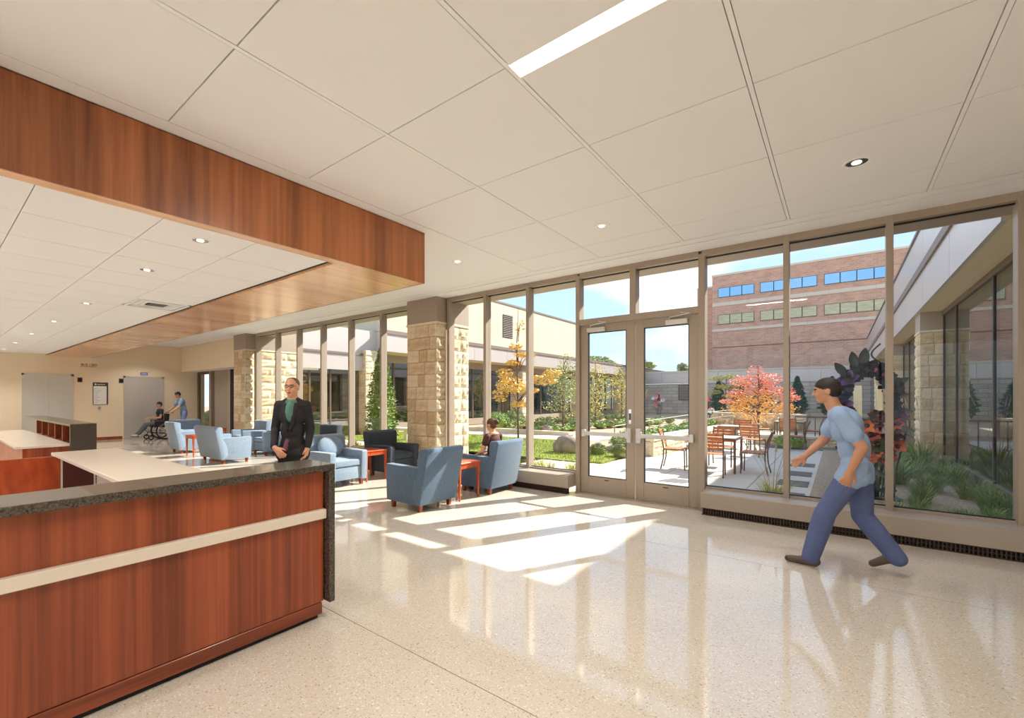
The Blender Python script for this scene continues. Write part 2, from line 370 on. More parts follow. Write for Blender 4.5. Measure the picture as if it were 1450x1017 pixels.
# ---- wood clad bulkhead over the desk (frame with recessed tile ceiling)
bh = struct(empty('trim_1'))
BX, BY, BZ = -3.91, 3.92, 2.93
bx('veneer_face', BX - .02, BX, -7.1, BY, BZ, CZ, M['wood_b'], bh)
bx('veneer_face', -20.5, BX - .02, BY - .02, BY, BZ, CZ, M['wood_b'], bh)
bx('veneer_soffit', -4.05, BX - .02, -7.1, BY - .02, BZ + .001, BZ + .03, M['wood_s'], bh)
bx('veneer_soffit', -20.5, -4.05, 2.74, BY - .02, BZ + .001, BZ + .03, M['wood_s'], bh)
bx('shadow_gap', -20.5, -4.05, 2.70, 2.74, BZ + .03, BZ + .06, M['black'], bh)
bx('shadow_gap', -4.07, -4.05, -7.1, 2.70, BZ + .03, BZ + .06, M['black'], bh)
ic = struct(empty('trim_2'))
IZ = 2.955
slab('ceiling_backing', -20.5, -4.06, -7.1, 2.71, IZ + .03, IZ + .06, M['gyp'], ic)
T = .735
itm = MB().box(0, T - .008, 0, T - .006, 0, .02).mesh('ceiling_tile', 'ceil', .001)
for i in range(22):
    for j in range(4):
        x0 = -4.07 - T * (i + 1); y0 = 2.70 - T * (j + 1)
        if (i, j) == (5, 0): continue
        link('ceiling_tile', itm, ic, (x0 + .004, y0 + .003, IZ))
slab('ceiling_panel', -20.5, -4.07, -7.1, 2.70 - T * 4, IZ, IZ + .02, M['gyp'], ic)
# ceiling air diffuser inside the bulkhead
ad = empty('air_diffuser', (-4.07 - T * 5.5, 2.70 - T * .5, IZ), 0, 'square white four-way air diffuser in the lowered ceiling above the desk', 'vent')
for k, s in enumerate((.34, .26, .18)):
    m_ = MB()
    for sx_, sy_ in ((1, 0), (-1, 0), (0, 1), (0, -1)):
        a = .03
        if sx_: m_.box(min(sx_ * s, sx_ * (s - a)), max(sx_ * s, sx_ * (s - a)), -s, s, -.012 + .006 * k, -.002 + .006 * k)
        else: m_.box(-s + a, s - a, min(sy_ * s, sy_ * (s - a)), max(sy_ * s, sy_ * (s - a)), -.012 + .006 * k, -.002 + .006 * k)
    mk('vane', m_, M['gyp'], ad)
bx('neck', -.12, .12, -.12, .12, .004, .02, M['dkgrey'], ad)
# ---- downlights
def downlight(x, y, z, label, grp, r=.085, e=0):
    o = empty('downlight', (x, y, z), 0, label, 'ceiling light', grp)
    mk('trim_ring', MB().lathe([(r * .86, .0), (r * .9, -.006), (r * 1.1, -.006), (r * 1.14, 0)], n=24), M['gyp'], o, smooth=40)
    mk('reflector', MB().lathe([(r * .88, -.004), (r * .8, -.0045), (r * .62, -.0035), (.0, -.003)], n=24), M['chrome'], o, smooth=60)
    mk('lamp_lens', MB().lathe([(0, -.009), (r * .38, -.009), (r * .42, -.004), (r * .42, -.002)], n=16), M['lens'], o, smooth=40)
    if e: spot(o, -.02, e)
    return o
downlight(.114, 5.05, CZ, 'large recessed downlight nearest the right end of the white ceiling', 'recessed downlights', e=18)
downlight(-2.14, 5.05, CZ, 'recessed downlight in the ceiling in front of the double doors', 'recessed downlights', e=18)
downlight(-4.34, 5.03, CZ, 'small recessed downlight beside the wooden bulkhead corner', 'recessed downlights', e=18)
downlight(-4.436, 1.61, IZ, 'recessed downlight in the lowered ceiling nearest the wooden edge', 'recessed downlights', .075, 18)
downlight(-5.925, 1.61, IZ, 'recessed downlight in the lowered ceiling between two others, right of the air diffuser', 'recessed downlights', .075, 18)
downlight(-8.749, 1.61, IZ, 'recessed downlight in the lowered ceiling beyond the air diffuser', 'recessed downlights', .075, 18)

for x, lb in ((-11.3, 'added fill downlight, fourth from the wooden bulkhead edge along the lowered ceiling'), (-13.9, 'added fill downlight, fifth along the lowered ceiling toward the elevators'), (-16.5, 'added fill downlight second nearest the elevators in the lowered ceiling'), (-19.0, 'added fill downlight nearest the elevators in the lowered ceiling')):  # extra lamps carrying on the row, added to light the elevator end
    downlight(x, 1.61, IZ, lb, 'added fill lights along the lowered ceiling', .075, 30)
for y in (-.8, -3.2, -5.6):  # unseen downlights, added only as fill light for the room
    for x in (-18.8, -16.4, -14.0, -11.6, -9.2, -6.8, -4.9): downlight(x, y, IZ, 'added fill downlight in the lowered ceiling behind the desk', 'added fill lights behind the desk', .075, 30)
    for x in (-2.8, -.5, 1.8, 4.1): downlight(x, y, CZ, 'added fill downlight behind the viewpoint', 'added fill lights behind the viewpoint', e=34)
for x in (-19.2, -17.2, -15.9): downlight(x, 5.3, CZ, 'added fill downlight before the elevators', 'added fill lights before the elevators', e=26)  # hidden lamps added to brighten the elevator wall
# ---- roof over the room
rf = struct(empty('trim_3'))
bx('roof_slab', -23, 5.2, -7.4, 7.40, 3.66, 4.3, M['stucco'], rf)
bx('eave_soffit', -14.3, 1.8, 6.98, 7.42, 3.5, 3.53, M['taupe'], rf)
bx('eave_fascia', -14.3, 1.8, 7.42, 7.45, 3.5, 4.4, M['fascia'], rf)
bx('header_infill', -20.5, 5.2, 6.78, 6.98, 3.54, 3.66, M['bronze'], rf)
# ---- walls
wl = struct(empty('wall_left'))
WX = -20.5
bx('wall_surface', WX - .2, WX, -7.2, 7.1, 0, 3.6, M['wallpaint'], wl)
bx('wall_surface', WX, -15.0, 6.75, 6.9, 2.56, 3.6, M['wallpaint'], wl)
bsb = struct(empty('baseboard_left'))
bx('baseboard', WX, WX + .015, 3.46, 4.80, 0, .1, M['footwood'], bsb, .003)
wr = struct(empty('wall_right')); bx('wall_surface', 5, 5.2, -7.2, 6.6, 0, 3.6, M['wallpaint'], wr)
wb = struct(empty('wall_back'))
bx('wall_surface', -20.7, 5.2, -7.4, -7.2, 0, .3, M['wallpaint'], wb)
bx('wall_surface', -20.7, 5.2, -7.4, -7.2, 3.3, 3.6, M['wallpaint'], wb)
wn = struct(empty('window_4'))  # unseen windows, added to let sky light in from behind the camera
for k in range(14): bx('mullion', -20.5 + k * 1.96, -20.44 + k * 1.96, -7.4, -7.2, .3, 3.3, M['bronze'], wn)
bx('pane', -20.5, 5, -7.31, -7.3, .3, 3.3, M['glass'], wn)

# ---- window wall
GY = 6.86
def glazing(name, xs, x_end, skip=(), z0=.30, ztop=3.46):
    o = struct(empty(name))
    for x in xs:
        if x in skip: continue
        bx('mullion', x - .03, x + .03, 6.76, 6.93, z0 - .02, 3.54, M['bronze'], o, .003)
    bx('head_rail', xs[0], x_end, 6.765, 6.93, ztop, 3.54, M['bronze'], o)
    bx('head_gasket', xs[0], x_end, GY - .012, GY + .022, ztop - .012, ztop + .001, M['black'], o)
    bx('bottom_rail', xs[0], x_end, 6.80, 6.93, z0 - .03, z0 + .03, M['bronze'], o)
    bx('bottom_gasket', xs[0], x_end, GY - .012, GY + .022, z0 + .029, z0 + .04, M['black'], o)
    allx = xs + [x_end]
    for a, b in zip(allx, allx[1:]):
        if b - a > .12: bx('pane', a + .03, b - .03, GY, GY + .01, z0 + .03, ztop, M['glass'], o)
    return o
def sillbox(name, x0, x1):
    o = struct(empty(name))
    mk('sill_cover', MB().prism([(6.53, .095), (6.53, .285), (6.545, .295), (6.84, .305), (6.84, .095)], x0, x1, 'x'), M['sill'], o, .003)
    bx('grill_back', x0 + .01, x1 - .01, 6.585, 6.6, .0, .095, M['black'], o)
    m_ = MB(); x = x0 + .02
    while x < x1 - .02: m_.box(x, x + .012, 6.545, 6.585, .008, .092); x += .03
    m_.box(x0 + .01, x1 - .01, 6.54, 6.56, 0, .01); m_.box(x0 + .01, x1 - .01, 6.54, 6.56, .085, .096); m_.box(x0 + .01, x1 - .01, 6.54, 6.55, .045, .052)
    g = mk('grill_slats', m_, M['grill'], o); g['kind'] = 'stuff'
    return o
glazing('window_1', [-14.2, -12.98, -11.79, -10.6, -9.38, -8.17], -7.1)
glazing('window_2', [-6.08, -5.16, -4.22], -3.27)
glazing('window_3', [-1.445, -.505, .43, 1.37, 2.3, 3.24, 4.18], 5.0, (-1.445,))
sillbox('trim_4', -14.25, -7.05); sillbox('trim_5', -6.15, -3.33); sillbox('trim_6', -1.41, 5.0)
bx('wall_base', -14.25, -7.05, 6.84, 6.95, -.05, .28, M['mortar'], None)['kind'] = 'structure'
bpy.data.objects['wall_base'].name = 'baseboard_front'
# door frame and transoms
fr = struct(empty('window_5'))
bx('jamb', -3.305, -3.24, 6.76, 6.93, 0, 3.5, M['bronze'], fr, .003)
bx('jamb', -1.49, -1.41, 6.76, 6.93, 0, 3.5, M['bronze'], fr, .003)
bx('door_head', -3.24, -1.49, 6.765, 6.93, 2.695, 2.79, M['bronze'], fr, .003)
bx('mullion', -2.43, -2.34, 6.76, 6.93, 2.79, 3.46, M['bronze'], fr, .003)
bx('head_rail', -3.24, -1.49, 6.765, 6.93, 3.46, 3.54, M['bronze'], fr)
bx('head_gasket', -3.24, -1.49, GY - .012, GY + .022, 3.448, 3.461, M['black'], fr)
bx('pane', -3.24, -2.43, GY, GY + .01, 2.79, 3.46, M['glass'], fr); bx('pane', -2.34, -1.49, GY, GY + .01, 2.79, 3.46, M['glass'], fr)
bx('threshold', -3.3, -1.42, 6.72, 6.95, 0, .012, M['sill'], fr)
def leaf_door(name, x0, x1, hinge_left):
    o = struct(empty(name)); y0, y1 = 6.81, 6.86; s = .125
    bx('stile', x0, x0 + s, y0, y1, .015, 2.685, M['bronze'], o, .004); bx('stile', x1 - s, x1, y0, y1, .015, 2.685, M['bronze'], o, .004)
    bx('top_rail', x0 + s, x1 - s, y0, y1, 2.57, 2.685, M['bronze'], o); bx('bottom_rail', x0 + s, x1 - s, y0, y1, .015, .28, M['bronze'], o)
    bx('pane', x0 + s, x1 - s, 6.832, 6.842, .28, 2.57, M['glass'], o)
    g = MB().box(x0 + s, x0 + s + .01, 6.815, 6.855, .28, 2.57).box(x1 - s - .01, x1 - s, 6.815, 6.855, .28, 2.57).box(x0 + s, x1 - s, 6.815, 6.855, 2.56, 2.57).box(x0 + s, x1 - s, 6.815, 6.855, .28, .29)
    mk('gasket', g, M['black'], o)
    p = bx('push_bar', x0 + .06, x1 - .06, 6.725, 6.765, .94, 1.0, M['steel'], o, .01)
    for bxx in (x0 + .05, x1 - .11): bx('bar_bracket', bxx, bxx + .06, 6.72, 6.812, .92, 1.03, M['steel'], o, .006)
    xi = x1 - .10 if hinge_left else x0 + .03
    bx('latch_case', xi, xi + .07, 6.73, 6.812, .86, 1.08, M['steel'], o, .008)
    if hinge_left:
        bx('pull_plate', x1 - .085, x1 - .045, 6.80, 6.812, 1.14, 1.36, M['chrome'], o); bx('keyhole', x1 - .08, x1 - .05, 6.797, 6.801, 1.2, 1.3, M['dkgrey'], o)
    xc = x0 + .13 if hinge_left else x1 - .42
    bx('closer_body', xc, xc + .29, 6.74, 6.80, 2.575, 2.64, M['steel'], o, .006)
    mk('closer_arm', MB().tube([(xc + .05, 6.77, 2.645), (xc + .05, 6.77, 2.68), (xc + .33, 6.70, 2.70), (xc + .2, 6.75, 2.73)], .009, 6), M['steel'], o)
    bx('kick_label', (x0 + x1) / 2 - .035, (x0 + x1) / 2 + .035, 6.806, 6.811, .235, .25, M['dkgrey'], o)
leaf_door('door_1', -3.237, -2.372, True); leaf_door('door_2', -2.36, -1.493, False)

# ---- stone piers
def blk(seed, rough):
    r = random.Random(seed); nx, nz = (5, 4) if rough else (3, 3); v = []; f = []
    for j in range(nz + 1):
        for i in range(nx + 1):
            e = i in (0, nx) or j in (0, nz)
            a = .018 if rough else .003
            y = -(.004 if e else (.012 + r.random() * a * 1.5 if rough else .006 + r.random() * a))
            v.append((i / nx, y, j / nz))
    for j in range(nz):
        for i in range(nx): a = j * (nx + 1) + i; f.append((a, a + 1, a + nx + 2, a + nx + 1))
    n = len(v); v += [(0, .05, 0), (1, .05, 0), (1, .05, 1), (0, .05, 1)]
    b = [0, nx, (nz + 1) * (nx + 1) - 1, nz * (nx + 1)]
    f += [(tuple(range(0, nx + 1))[::-1] + (n, n + 1)), (tuple(range(b[3], b[2] + 1)) + (n + 2, n + 3)),
          (tuple(j * (nx + 1) for j in range(nz + 1)) + (n + 3, n)), (tuple(j * (nx + 1) + nx for j in range(nz, -1, -1)) + (n + 1, n + 2))]
    m = MB(); m.add(v, f); return m.mesh('stone_block', 'stone_r' if rough else 'stone')
SM = [blk(i, False) for i in range(6)]; SR = [blk(20 + i, True) for i in range(8)]
def stone_face(parent, p0, d, width, z0, z1, rough, seed, rh=.252, n=3):
    """blocks on a face starting at p0 (x,y), running along d (unit vec); outward is to the right of d"""
    r = random.Random(seed); rows_ = round((z1 - z0) / rh); rh = (z1 - z0) / rows_
    ang = math.atan2(d[1], d[0])
    for k in range(rows_):
        cuts = sorted([0, 1] + [(q + 1) / n + r.uniform(-.1, .1) * 3 / n for q in range(n - 1)]) if n > 1 else [0, 1]
        if r.random() < .25 and n > 2: cuts.pop(1)
        for a, b in zip(cuts, cuts[1:]):
            me = r.choice(SR if rough else SM)
            wd = (b - a) * width - .008
            link('stone_block', me, parent, (p0[0] + d[0] * (a * width + .004), p0[1] + d[1] * (a * width + .004), z0 + k * rh + .004), (0, 0, ang), (wd, 1, rh - .008))
def pier(name, x0, x1, y0, y1, ztop, label, faces, zc=3.0, cap=True, n=3, thing=True):
    o = empty(name)
    struct(o)
    bx('pier_core', x0 + .035, x1 - .035, y0 + .035, y1 - .035, 0, zc, M['mortar'], o)
    q = .03
    for fc, rough, nn, a, b in faces:
        if fc == '-y': stone_face(o, (a if a is not None else x0, y0 + q - .02), (1, 0), (b or x1) - (a if a is not None else x0), 0, zc, rough, rng.random(), n=nn)
        if fc == '+x': stone_face(o, (x1 - q + .02, a), (0, 1), b - a, 0, zc, rough, rng.random(), n=nn)
        if fc == '-x': stone_face(o, (x0 + q - .02, b), (0, -1), b - a, 0, zc, rough, rng.random(), n=nn)
    if cap:
        bx('cap_stone', x0 - .015, x1 + .015, y0 - .015, y1 + .015, zc, zc + .05, M['capstone'], o, .006)
        bx('metal_collar', x0 + .0, x1 - .0, y0 + .0, y1, zc + .05, ztop, M['taupe'], o)
    return o
pier('wall_pier_1', -7.0, -6.15, 6.5, 7.5, 3.54, '', [('-y', False, 3, None, None), ('+x', True, 1, 6.5, 6.78), ('+x', True, 2, 6.95, 7.5)])
pier('wall_pier_2', -15.18, -14.36, 6.5, 6.93, 3.54, '', [('-y', False, 3, None, None), ('+x', True, 1, 6.5, 6.78)])
pier('wall_pier_3', -15.18, -14.3, 6.95, 8.3, 4.3, '', [('+x', True, 3, 6.95, 8.3)], zc=3.0)
for nm, k in (('wall_pier_1', 1), ('wall_pier_2', 2), ('wall_pier_3', 3)): pass

# ---- elevators, board and small fittings on the left wall
def elevator(name, y0, y1):
    o = struct(empty(name)); X = WX
    bx('frame', X, X + .03, y0 - .06, y0, 0, 2.32, M['steel'], o); bx('frame', X, X + .03, y1, y1 + .06, 0, 2.32, M['steel'], o)
    bx('frame', X, X + .03, y0 - .06, y1 + .06, 2.26, 2.32, M['steel'], o)
    m = (y0 + y1) / 2
    bx('door_leaf', X, X + .012, y0, m - .003, 0.01, 2.26, M['steel'], o); bx('door_leaf', X, X + .012, m + .003, y1, 0.01, 2.26, M['steel'], o)
elevator('door_3', 2.2, 3.36); elevator('door_4', 4.9, 6.06)
def wallbox(name, y0, y1, z0, z1, m, label, cat, grp=None, t=.02):
    o = empty(name, (WX, (y0 + y1) / 2, z0), 0, label, cat, grp)
    bx('plate', 0, t, -(y1 - y0) / 2, (y1 - y0) / 2, 0, z1 - z0, m, o, .003); return o
for a, lab in ((3.53, 'small black floor indicator beside the left elevator'), (4.70, 'small black floor indicator at the upper left of the right elevator')):
    o = wallbox('floor_indicator', a, a + .13, 2.06, 2.22, M['dkgrey'], lab, 'indicator', 'elevator floor indicators', .03)
    bx('display', .03, .033, -.04, .04, .03, .13, M['black'], o)
o = wallbox('directory_board', 3.95, 4.38, 1.27, 2.06, M['dkgrey'], 'white directory board with dark header on the wall between the elevators', 'notice board')
bx('board_face', .02, .026, -.20, .17, .01, .66, M['white'], o); bx('emblem', .021, .028, -.17, -.12, .70, .75, M['white'], o)
m_ = MB()
for k in range(5): m_.box(.021, .0265, -.09 + .045 * k, -.055 + .045 * k, .71, .735)
tag(mk('header_lettering', m_, M['white'], o), kind='stuff')
m_ = MB()
for k in range(9): m_.box(.0262, .0275, -.18, -.18 + .1 + .12 * rng.random(), .08 + k * .06, .092 + k * .06)
tag(mk('listing_lines', m_, mat('listing_grey', (170, 168, 164), .6), o), kind='stuff')
o = wallbox('call_button', 4.08, 4.18, 1.08, 1.22, M['steel'], 'steel elevator call button plate below the directory board', 'button', None, .015)
mk('button', MB().lathe([(0, .02), (.02, .02), (.02, 0)], n=12), M['dkgrey'], o, rot=(0, R(90), 0), loc=(0.0, 0, .07))
o = empty('wall_lettering', (WX, 3.83, 2.6), 0, 'faint raised lettering on the cream wall above the directory board', 'sign')
bx('backing_rail', 0, .012, -.23, .23, 0, .01, M['bronze'], o)
def strokes(o, y0, txt):
    S = {'M': [(0, 0, 0, 1), (0, 1, .5, .4), (.5, .4, 1, 1), (1, 1, 1, 0)], 'A': [(0, 0, .5, 1), (.5, 1, 1, 0), (.2, .4, .8, .4)], 'I': [(.5, 0, .5, 1)], 'N': [(0, 0, 0, 1), (0, 1, 1, 0), (1, 0, 1, 1)],
         'L': [(0, 1, 0, 0), (0, 0, 1, 0)], 'O': [(0, 0, 0, 1), (0, 1, 1, 1), (1, 1, 1, 0), (1, 0, 0, 0)], 'B': [(0, 0, 0, 1), (0, 1, 1, .8), (1, .8, 0, .5), (0, .5, 1, .2), (1, .2, 0, 0)], 'Y': [(0, 1, .5, .5), (1, 1, .5, .5), (.5, .5, .5, 0)]}
    m = MB(); y = y0
    for c in txt:
        if c == ' ': y += .05; continue
        m = MB()
        for a, b, c2_, d in S[c]: m.tube([(.012, y + a * .03, .03 + b * .09), (.012, y + c2_ * .03, .03 + d * .09)], .005, 4)
        y += .045; tag(mk('letter', m, M['taupe'], o), kind='stuff')
strokes(o, -.2, 'MAIN LOBBY')
o = wallbox('elevator_sign', 5.36, 5.6, 2.37, 2.48, M['bluesign'], 'small blue sign above the right elevator', 'sign')
bx('sign_line', .02, .022, -.08, .08, .045, .065, M['white'], o)

# ---- entrance vestibule behind the left end wall
v = struct(empty('wall_vestibule')); v.name = 'wall_vestibule'
bx('vestibule_ceiling', WX, -15.2, 6.9, 9.6, 2.56, 2.7, M['gyp'], v)
bx('vestibule_roof', WX, -15.2, 6.9, 12.5, 3.7, 4.3, M['stucco'], v)
bx('side_wall', WX - .2, WX, 7.1, 7.6, 0, 2.6, M['wallpaint'], v)
o = struct(empty('door_5'))
YV = 8.2
for a, b, m in ((-20.5, -20.36, 'bronze_d'), (-19.9, -18.85, 'bronze_d'), (-18.85, -18.75, 'black')): pass
spec = [(-20.5, -20.36, 'sill'), (-20.23, -19.25 - 0, 'taupe')]
spec = [(-20.42, -20.23, 'bronze_d'), (-19.25, -19.04, 'bronze'), (-19.04, -18.71, 'bronze_d'), (-18.71, -18.13, 'taupe'), (-18.13, -17.58, 'taupe'), (-17.58, -17.34, 'sill'), (-17.34, -17.05, 'black')]
sy = 7.3
for a, b, m in spec: bx('door_panel', a, b, sy, sy + .06, 0, 2.56, M[m], o)
bx('pane', -20.23, -19.25, sy + .02, sy + .03, .05, 2.45, M['glass'], o)
bx('door_head', -20.23, -19.25, sy, sy + .06, 2.45, 2.56, M['bronze_d'], o); bx('door_panel', -17.05, -15.2, sy, sy + .06, 0, 2.56, M['taupe'], o)

# ================================================================== COURTYARD
gd = struct(empty('floor_ground'))
bx('ground_base', -80, 60, 6.95, 120, -.3, -.03, M['mulch'], gd)
bx('ground_base', -80, 60, -60, -7.4, -.3, -.03, M['path'], gd)
bx('ground_base', -80, -22, -7.4, 6.95, -.3, -.03, M['path'], gd)
# patio slabs
pt = struct(empty('floor_patio'))
def in_lawn(x, y): return x < -4.25 and 10.0 < y < 15.2
sl = MB().box(0, 1.49, 0, 1.49, -.06, 0).mesh('patio_slab', 'concrete', .004)
for i in range(-6, 2):
    for j in range(0, 12):
        x = -4.2 + 1.5 * i + 4.5 * 0; y = 6.98 + 1.5 * j
        x0 = -2.7 + 1.5 * i
        if x0 < -4.3 and y > 9.0 : continue
        if x0 > -.6: continue
        if y > 23: continue
        link('patio_slab', sl, pt, (x0, y, 0))
slx = MB().box(0, 1.49, 0, 1.36, -.06, 0).mesh('patio_slab', 'concrete', .004)
for i in range(-9, -2): link('patio_slab', slx, pt, (-2.7 + 1.5 * i, 8.48, 0))
for y in (8.45, 9.6, 10.75, 12.0, 13.2): pass
gm = MB().box(-.86, -.42, 0, .62, -.02, .012).mesh('gravel_square', 'gravel')
for k, y in enumerate((8.3, 9.6, 10.9, 12.4)): link('gravel_strip', gm, pt, (0, y, 0))
bx('gravel_bed', -1.9, .2, 16.4, 17.3, -.02, .02, M['gravel'], pt)
# walkway
pw = struct(empty('floor_walk'))
mk('walk_slab', MB().prism([(-14.8, 16.0), (-9.5, 15.6), (-6.0, 18.6), (-6.2, 24), (-8, 30), (-6, 30), (-4.4, 22), (-4.4, 15.4), (-9, 14.4), (-14.8, 14.6)], -.05, .01, 'z'), M['path'], pw)
bx('walk_curb', -14.8, -8.2, 16.2, 16.45, -.05, .16, M['capstone'], pw)
# lawn
lw = struct(empty('floor_lawn'))
mk('turf', MB().prism([(-14.8, 9.85), (-4.9, 9.85), (-4.3, 10.1), (-4.25, 11.9), (-4.5, 15.2), (-9, 14.2), (-14.8, 14.4)], -.05, .03, 'z'), M['lawn'], lw)
def blades(name, pts, h, wd, m, parent=None, seed=1, lean=.35, seg=2, hv=.4):
    r = random.Random(seed); v = []; f = []
    for (x, y, z) in pts:
        a = r.random() * 2 * PI; hh = h * (1 + r.uniform(-hv, hv)); l = lean * r.random() * hh; b = r.random() * 2 * PI
        dx, dy = math.cos(a) * wd / 2, math.sin(a) * wd / 2; lx, ly = math.cos(b) * l, math.sin(b) * l
        n = len(v)
        for s in range(seg):
            t = s / seg; q = 1 - t * .5
            v += [(x - dx * q + lx * t * t, y - dy * q + ly * t * t, z + hh * t), (x + dx * q + lx * t * t, y + dy * q + ly * t * t, z + hh * t)]
        v.append((x + lx, y + ly, z + hh * (1 - lean * .2)))
        for s in range(seg - 1): f.append((n + 2 * s, n + 2 * s + 1, n + 2 * s + 3, n + 2 * s + 2))
        f.append((n + 2 * seg - 2, n + 2 * seg - 1, n + 2 * seg))
    me = bpy.data.meshes.new(name); me.from_pydata(v, [], f); me.materials.append(M[m]); return link(name, me, parent)
r_ = random.Random(3)
pts = [(r_.uniform(-14.6, -4.3), r_.uniform(9.9, 14.1), .03) for _ in range(26000)]
g = blades('lawn_grass', pts, .05, .012, 'blade', seg=1); tag(g, 'short green lawn grass outside the windows', 'grass', kind='stuff')

def clump(name, x, y, h, rad, n, m, label, cat='ornamental grass', group=None, plumes=0, z=0, seed=0, wd=.012, lean=.8):
    o = empty(name, (x, y, z), 0, label, cat, group); r = random.Random(seed + int(x * 100 + y * 10))
    v = []; f = []
    for _ in range(n):
        a = r.random() * 2 * PI; rr = rad * .25 * math.sqrt(r.random()); bx_, by_ = rr * math.cos(a), rr * math.sin(a)
        b = a + r.uniform(-.8, .8); hh = h * r.uniform(.55, 1); out = lean * rad * r.uniform(.2, 1.1)
        wa = b + PI / 2; k = len(v)
        for s in range(4):
            t = s / 4; wq = wd * (1 - t * .6) / 2; px = bx_ + math.cos(b) * out * t ** 1.8; py = by_ + math.sin(b) * out * t ** 1.8; pz = hh * (t - .25 * t ** 3)
            v += [(px - math.cos(wa) * wq, py - math.sin(wa) * wq, pz), (px + math.cos(wa) * wq, py + math.sin(wa) * wq, pz)]
        v.append((bx_ + math.cos(b) * out, by_ + math.sin(b) * out, hh * .74))
        for s in range(3): f.append((k + 2 * s, k + 2 * s + 1, k + 2 * s + 3, k + 2 * s + 2))
        f.append((k + 6, k + 7, k + 8))
    me = bpy.data.meshes.new('blades'); me.from_pydata(v, [], f); me.materials.append(M[m]); tag(link('blades', me, o), kind='stuff')
    if plumes:
        mbp = MB()
        for q in range(plumes):
            a = r.random() * 2 * PI; out = rad * r.uniform(.3, 1.0)
            p1 = (math.cos(a) * out * .4, math.sin(a) * out * .4, h * .9); p2 = (math.cos(a) * out, math.sin(a) * out, h * 1.45)
            mbp.tube([(0, 0, 0), p1, p2], [.003, .003, .002], 4)
            mbp.tube([p2, tuple(p2[i] + (p2[i] - p1[i]) * .35 for i in range(3))], [.012, .003], 5)
        tag(mk('plumes', mbp, M['plume'], o), kind='stuff')
    return o
def leafmesh(cands, n, size, r, m, name='foliage', parent=None, flat=False):
    v = []; f = []
    for _ in range(n):
        c = cands(r); s = size * r.uniform(.6, 1.3)
        q = Matrix.Rotation(r.random() * 6.28, 3, 'Z') @ Matrix.Rotation(r.uniform(-1.2, 1.2), 3, 'X') @ Matrix.Rotation(r.uniform(-.6, .6), 3, 'Y')
        k = len(v)
        for p in ((-s * .5, 0, 0), (0, -s * .28, s * .05), (s * .55, 0, 0), (0, s * .28, s * .05)):
            pp = q @ Vector(p); v.append((c[0] + pp.x, c[1] + pp.y, c[2] + pp.z))
        f.append((k, k + 1, k + 2, k + 3))
    me = bpy.data.meshes.new(name); me.from_pydata(v, [], f); me.materials.append(M[m])
    return tag(link(name, me, parent), kind='stuff')
def bush(name, x, y, rx, rz, m, label, cat='shrub', group=None, n=900, size=.05, z=0, core=None, seed=5):
    o = empty(name, (x, y, z), 0, label, cat, group); r = random.Random(seed + int(x * 7 + y * 13))
    def c(r):
        a = r.random() * 2 * PI; u = r.random(); ph = math.acos(1 - u * 1.15 if u * 1.15 < 2 else -1); q = r.uniform(.82, 1.05)
        return (rx * q * math.sin(ph) * math.cos(a), rx * q * math.sin(ph) * math.sin(a), rz * .45 + rz * .55 * q * math.cos(ph))
    mk('inner_twigs', MB().sphere((0, 0, rz * .42), 1, 10, 6, (rx * .82, rx * .82, rz * .46), r, .08), M[m], o)
    leafmesh(c, n, size, r, m, parent=o); return o
def conifer(name, x, y, rad, h, m, label, z=0, n=2600, size=.09, group=None):
    o = empty(name, (x, y, z), 0, label, 'evergreen', group); r = random.Random(int(x * 31 + y * 17))
    mk('trunk', MB().tube([(0, 0, 0), (0, 0, h * .9)], [rad * .12, .01], 6), M['bark'], o)
    mk('inner_foliage', MB().lathe([(rad * .4, .08 * h), (rad * .62, .25 * h), (rad * .55, .5 * h), (rad * .3, .75 * h), (0, .95 * h)], n=10), M[m], o)
    prof = lambda t: rad * (min(1, .55 + t * 3) if t < .15 else (1 - ((t - .15) / .85) ** 1.7))
    def c(r):
        t = r.random() ** 1.1 * .98 + .01; a = r.random() * 2 * PI; q = prof(t) * r.uniform(.72, 1.12) * (1 + .22 * math.sin(a * 4 + t * 38) * math.cos(a * 3 - t * 21))
        return (q * math.cos(a), q * math.sin(a), .04 * h + t * h * .96)
    leafmesh(c, n, size, r, m, parent=o); return o
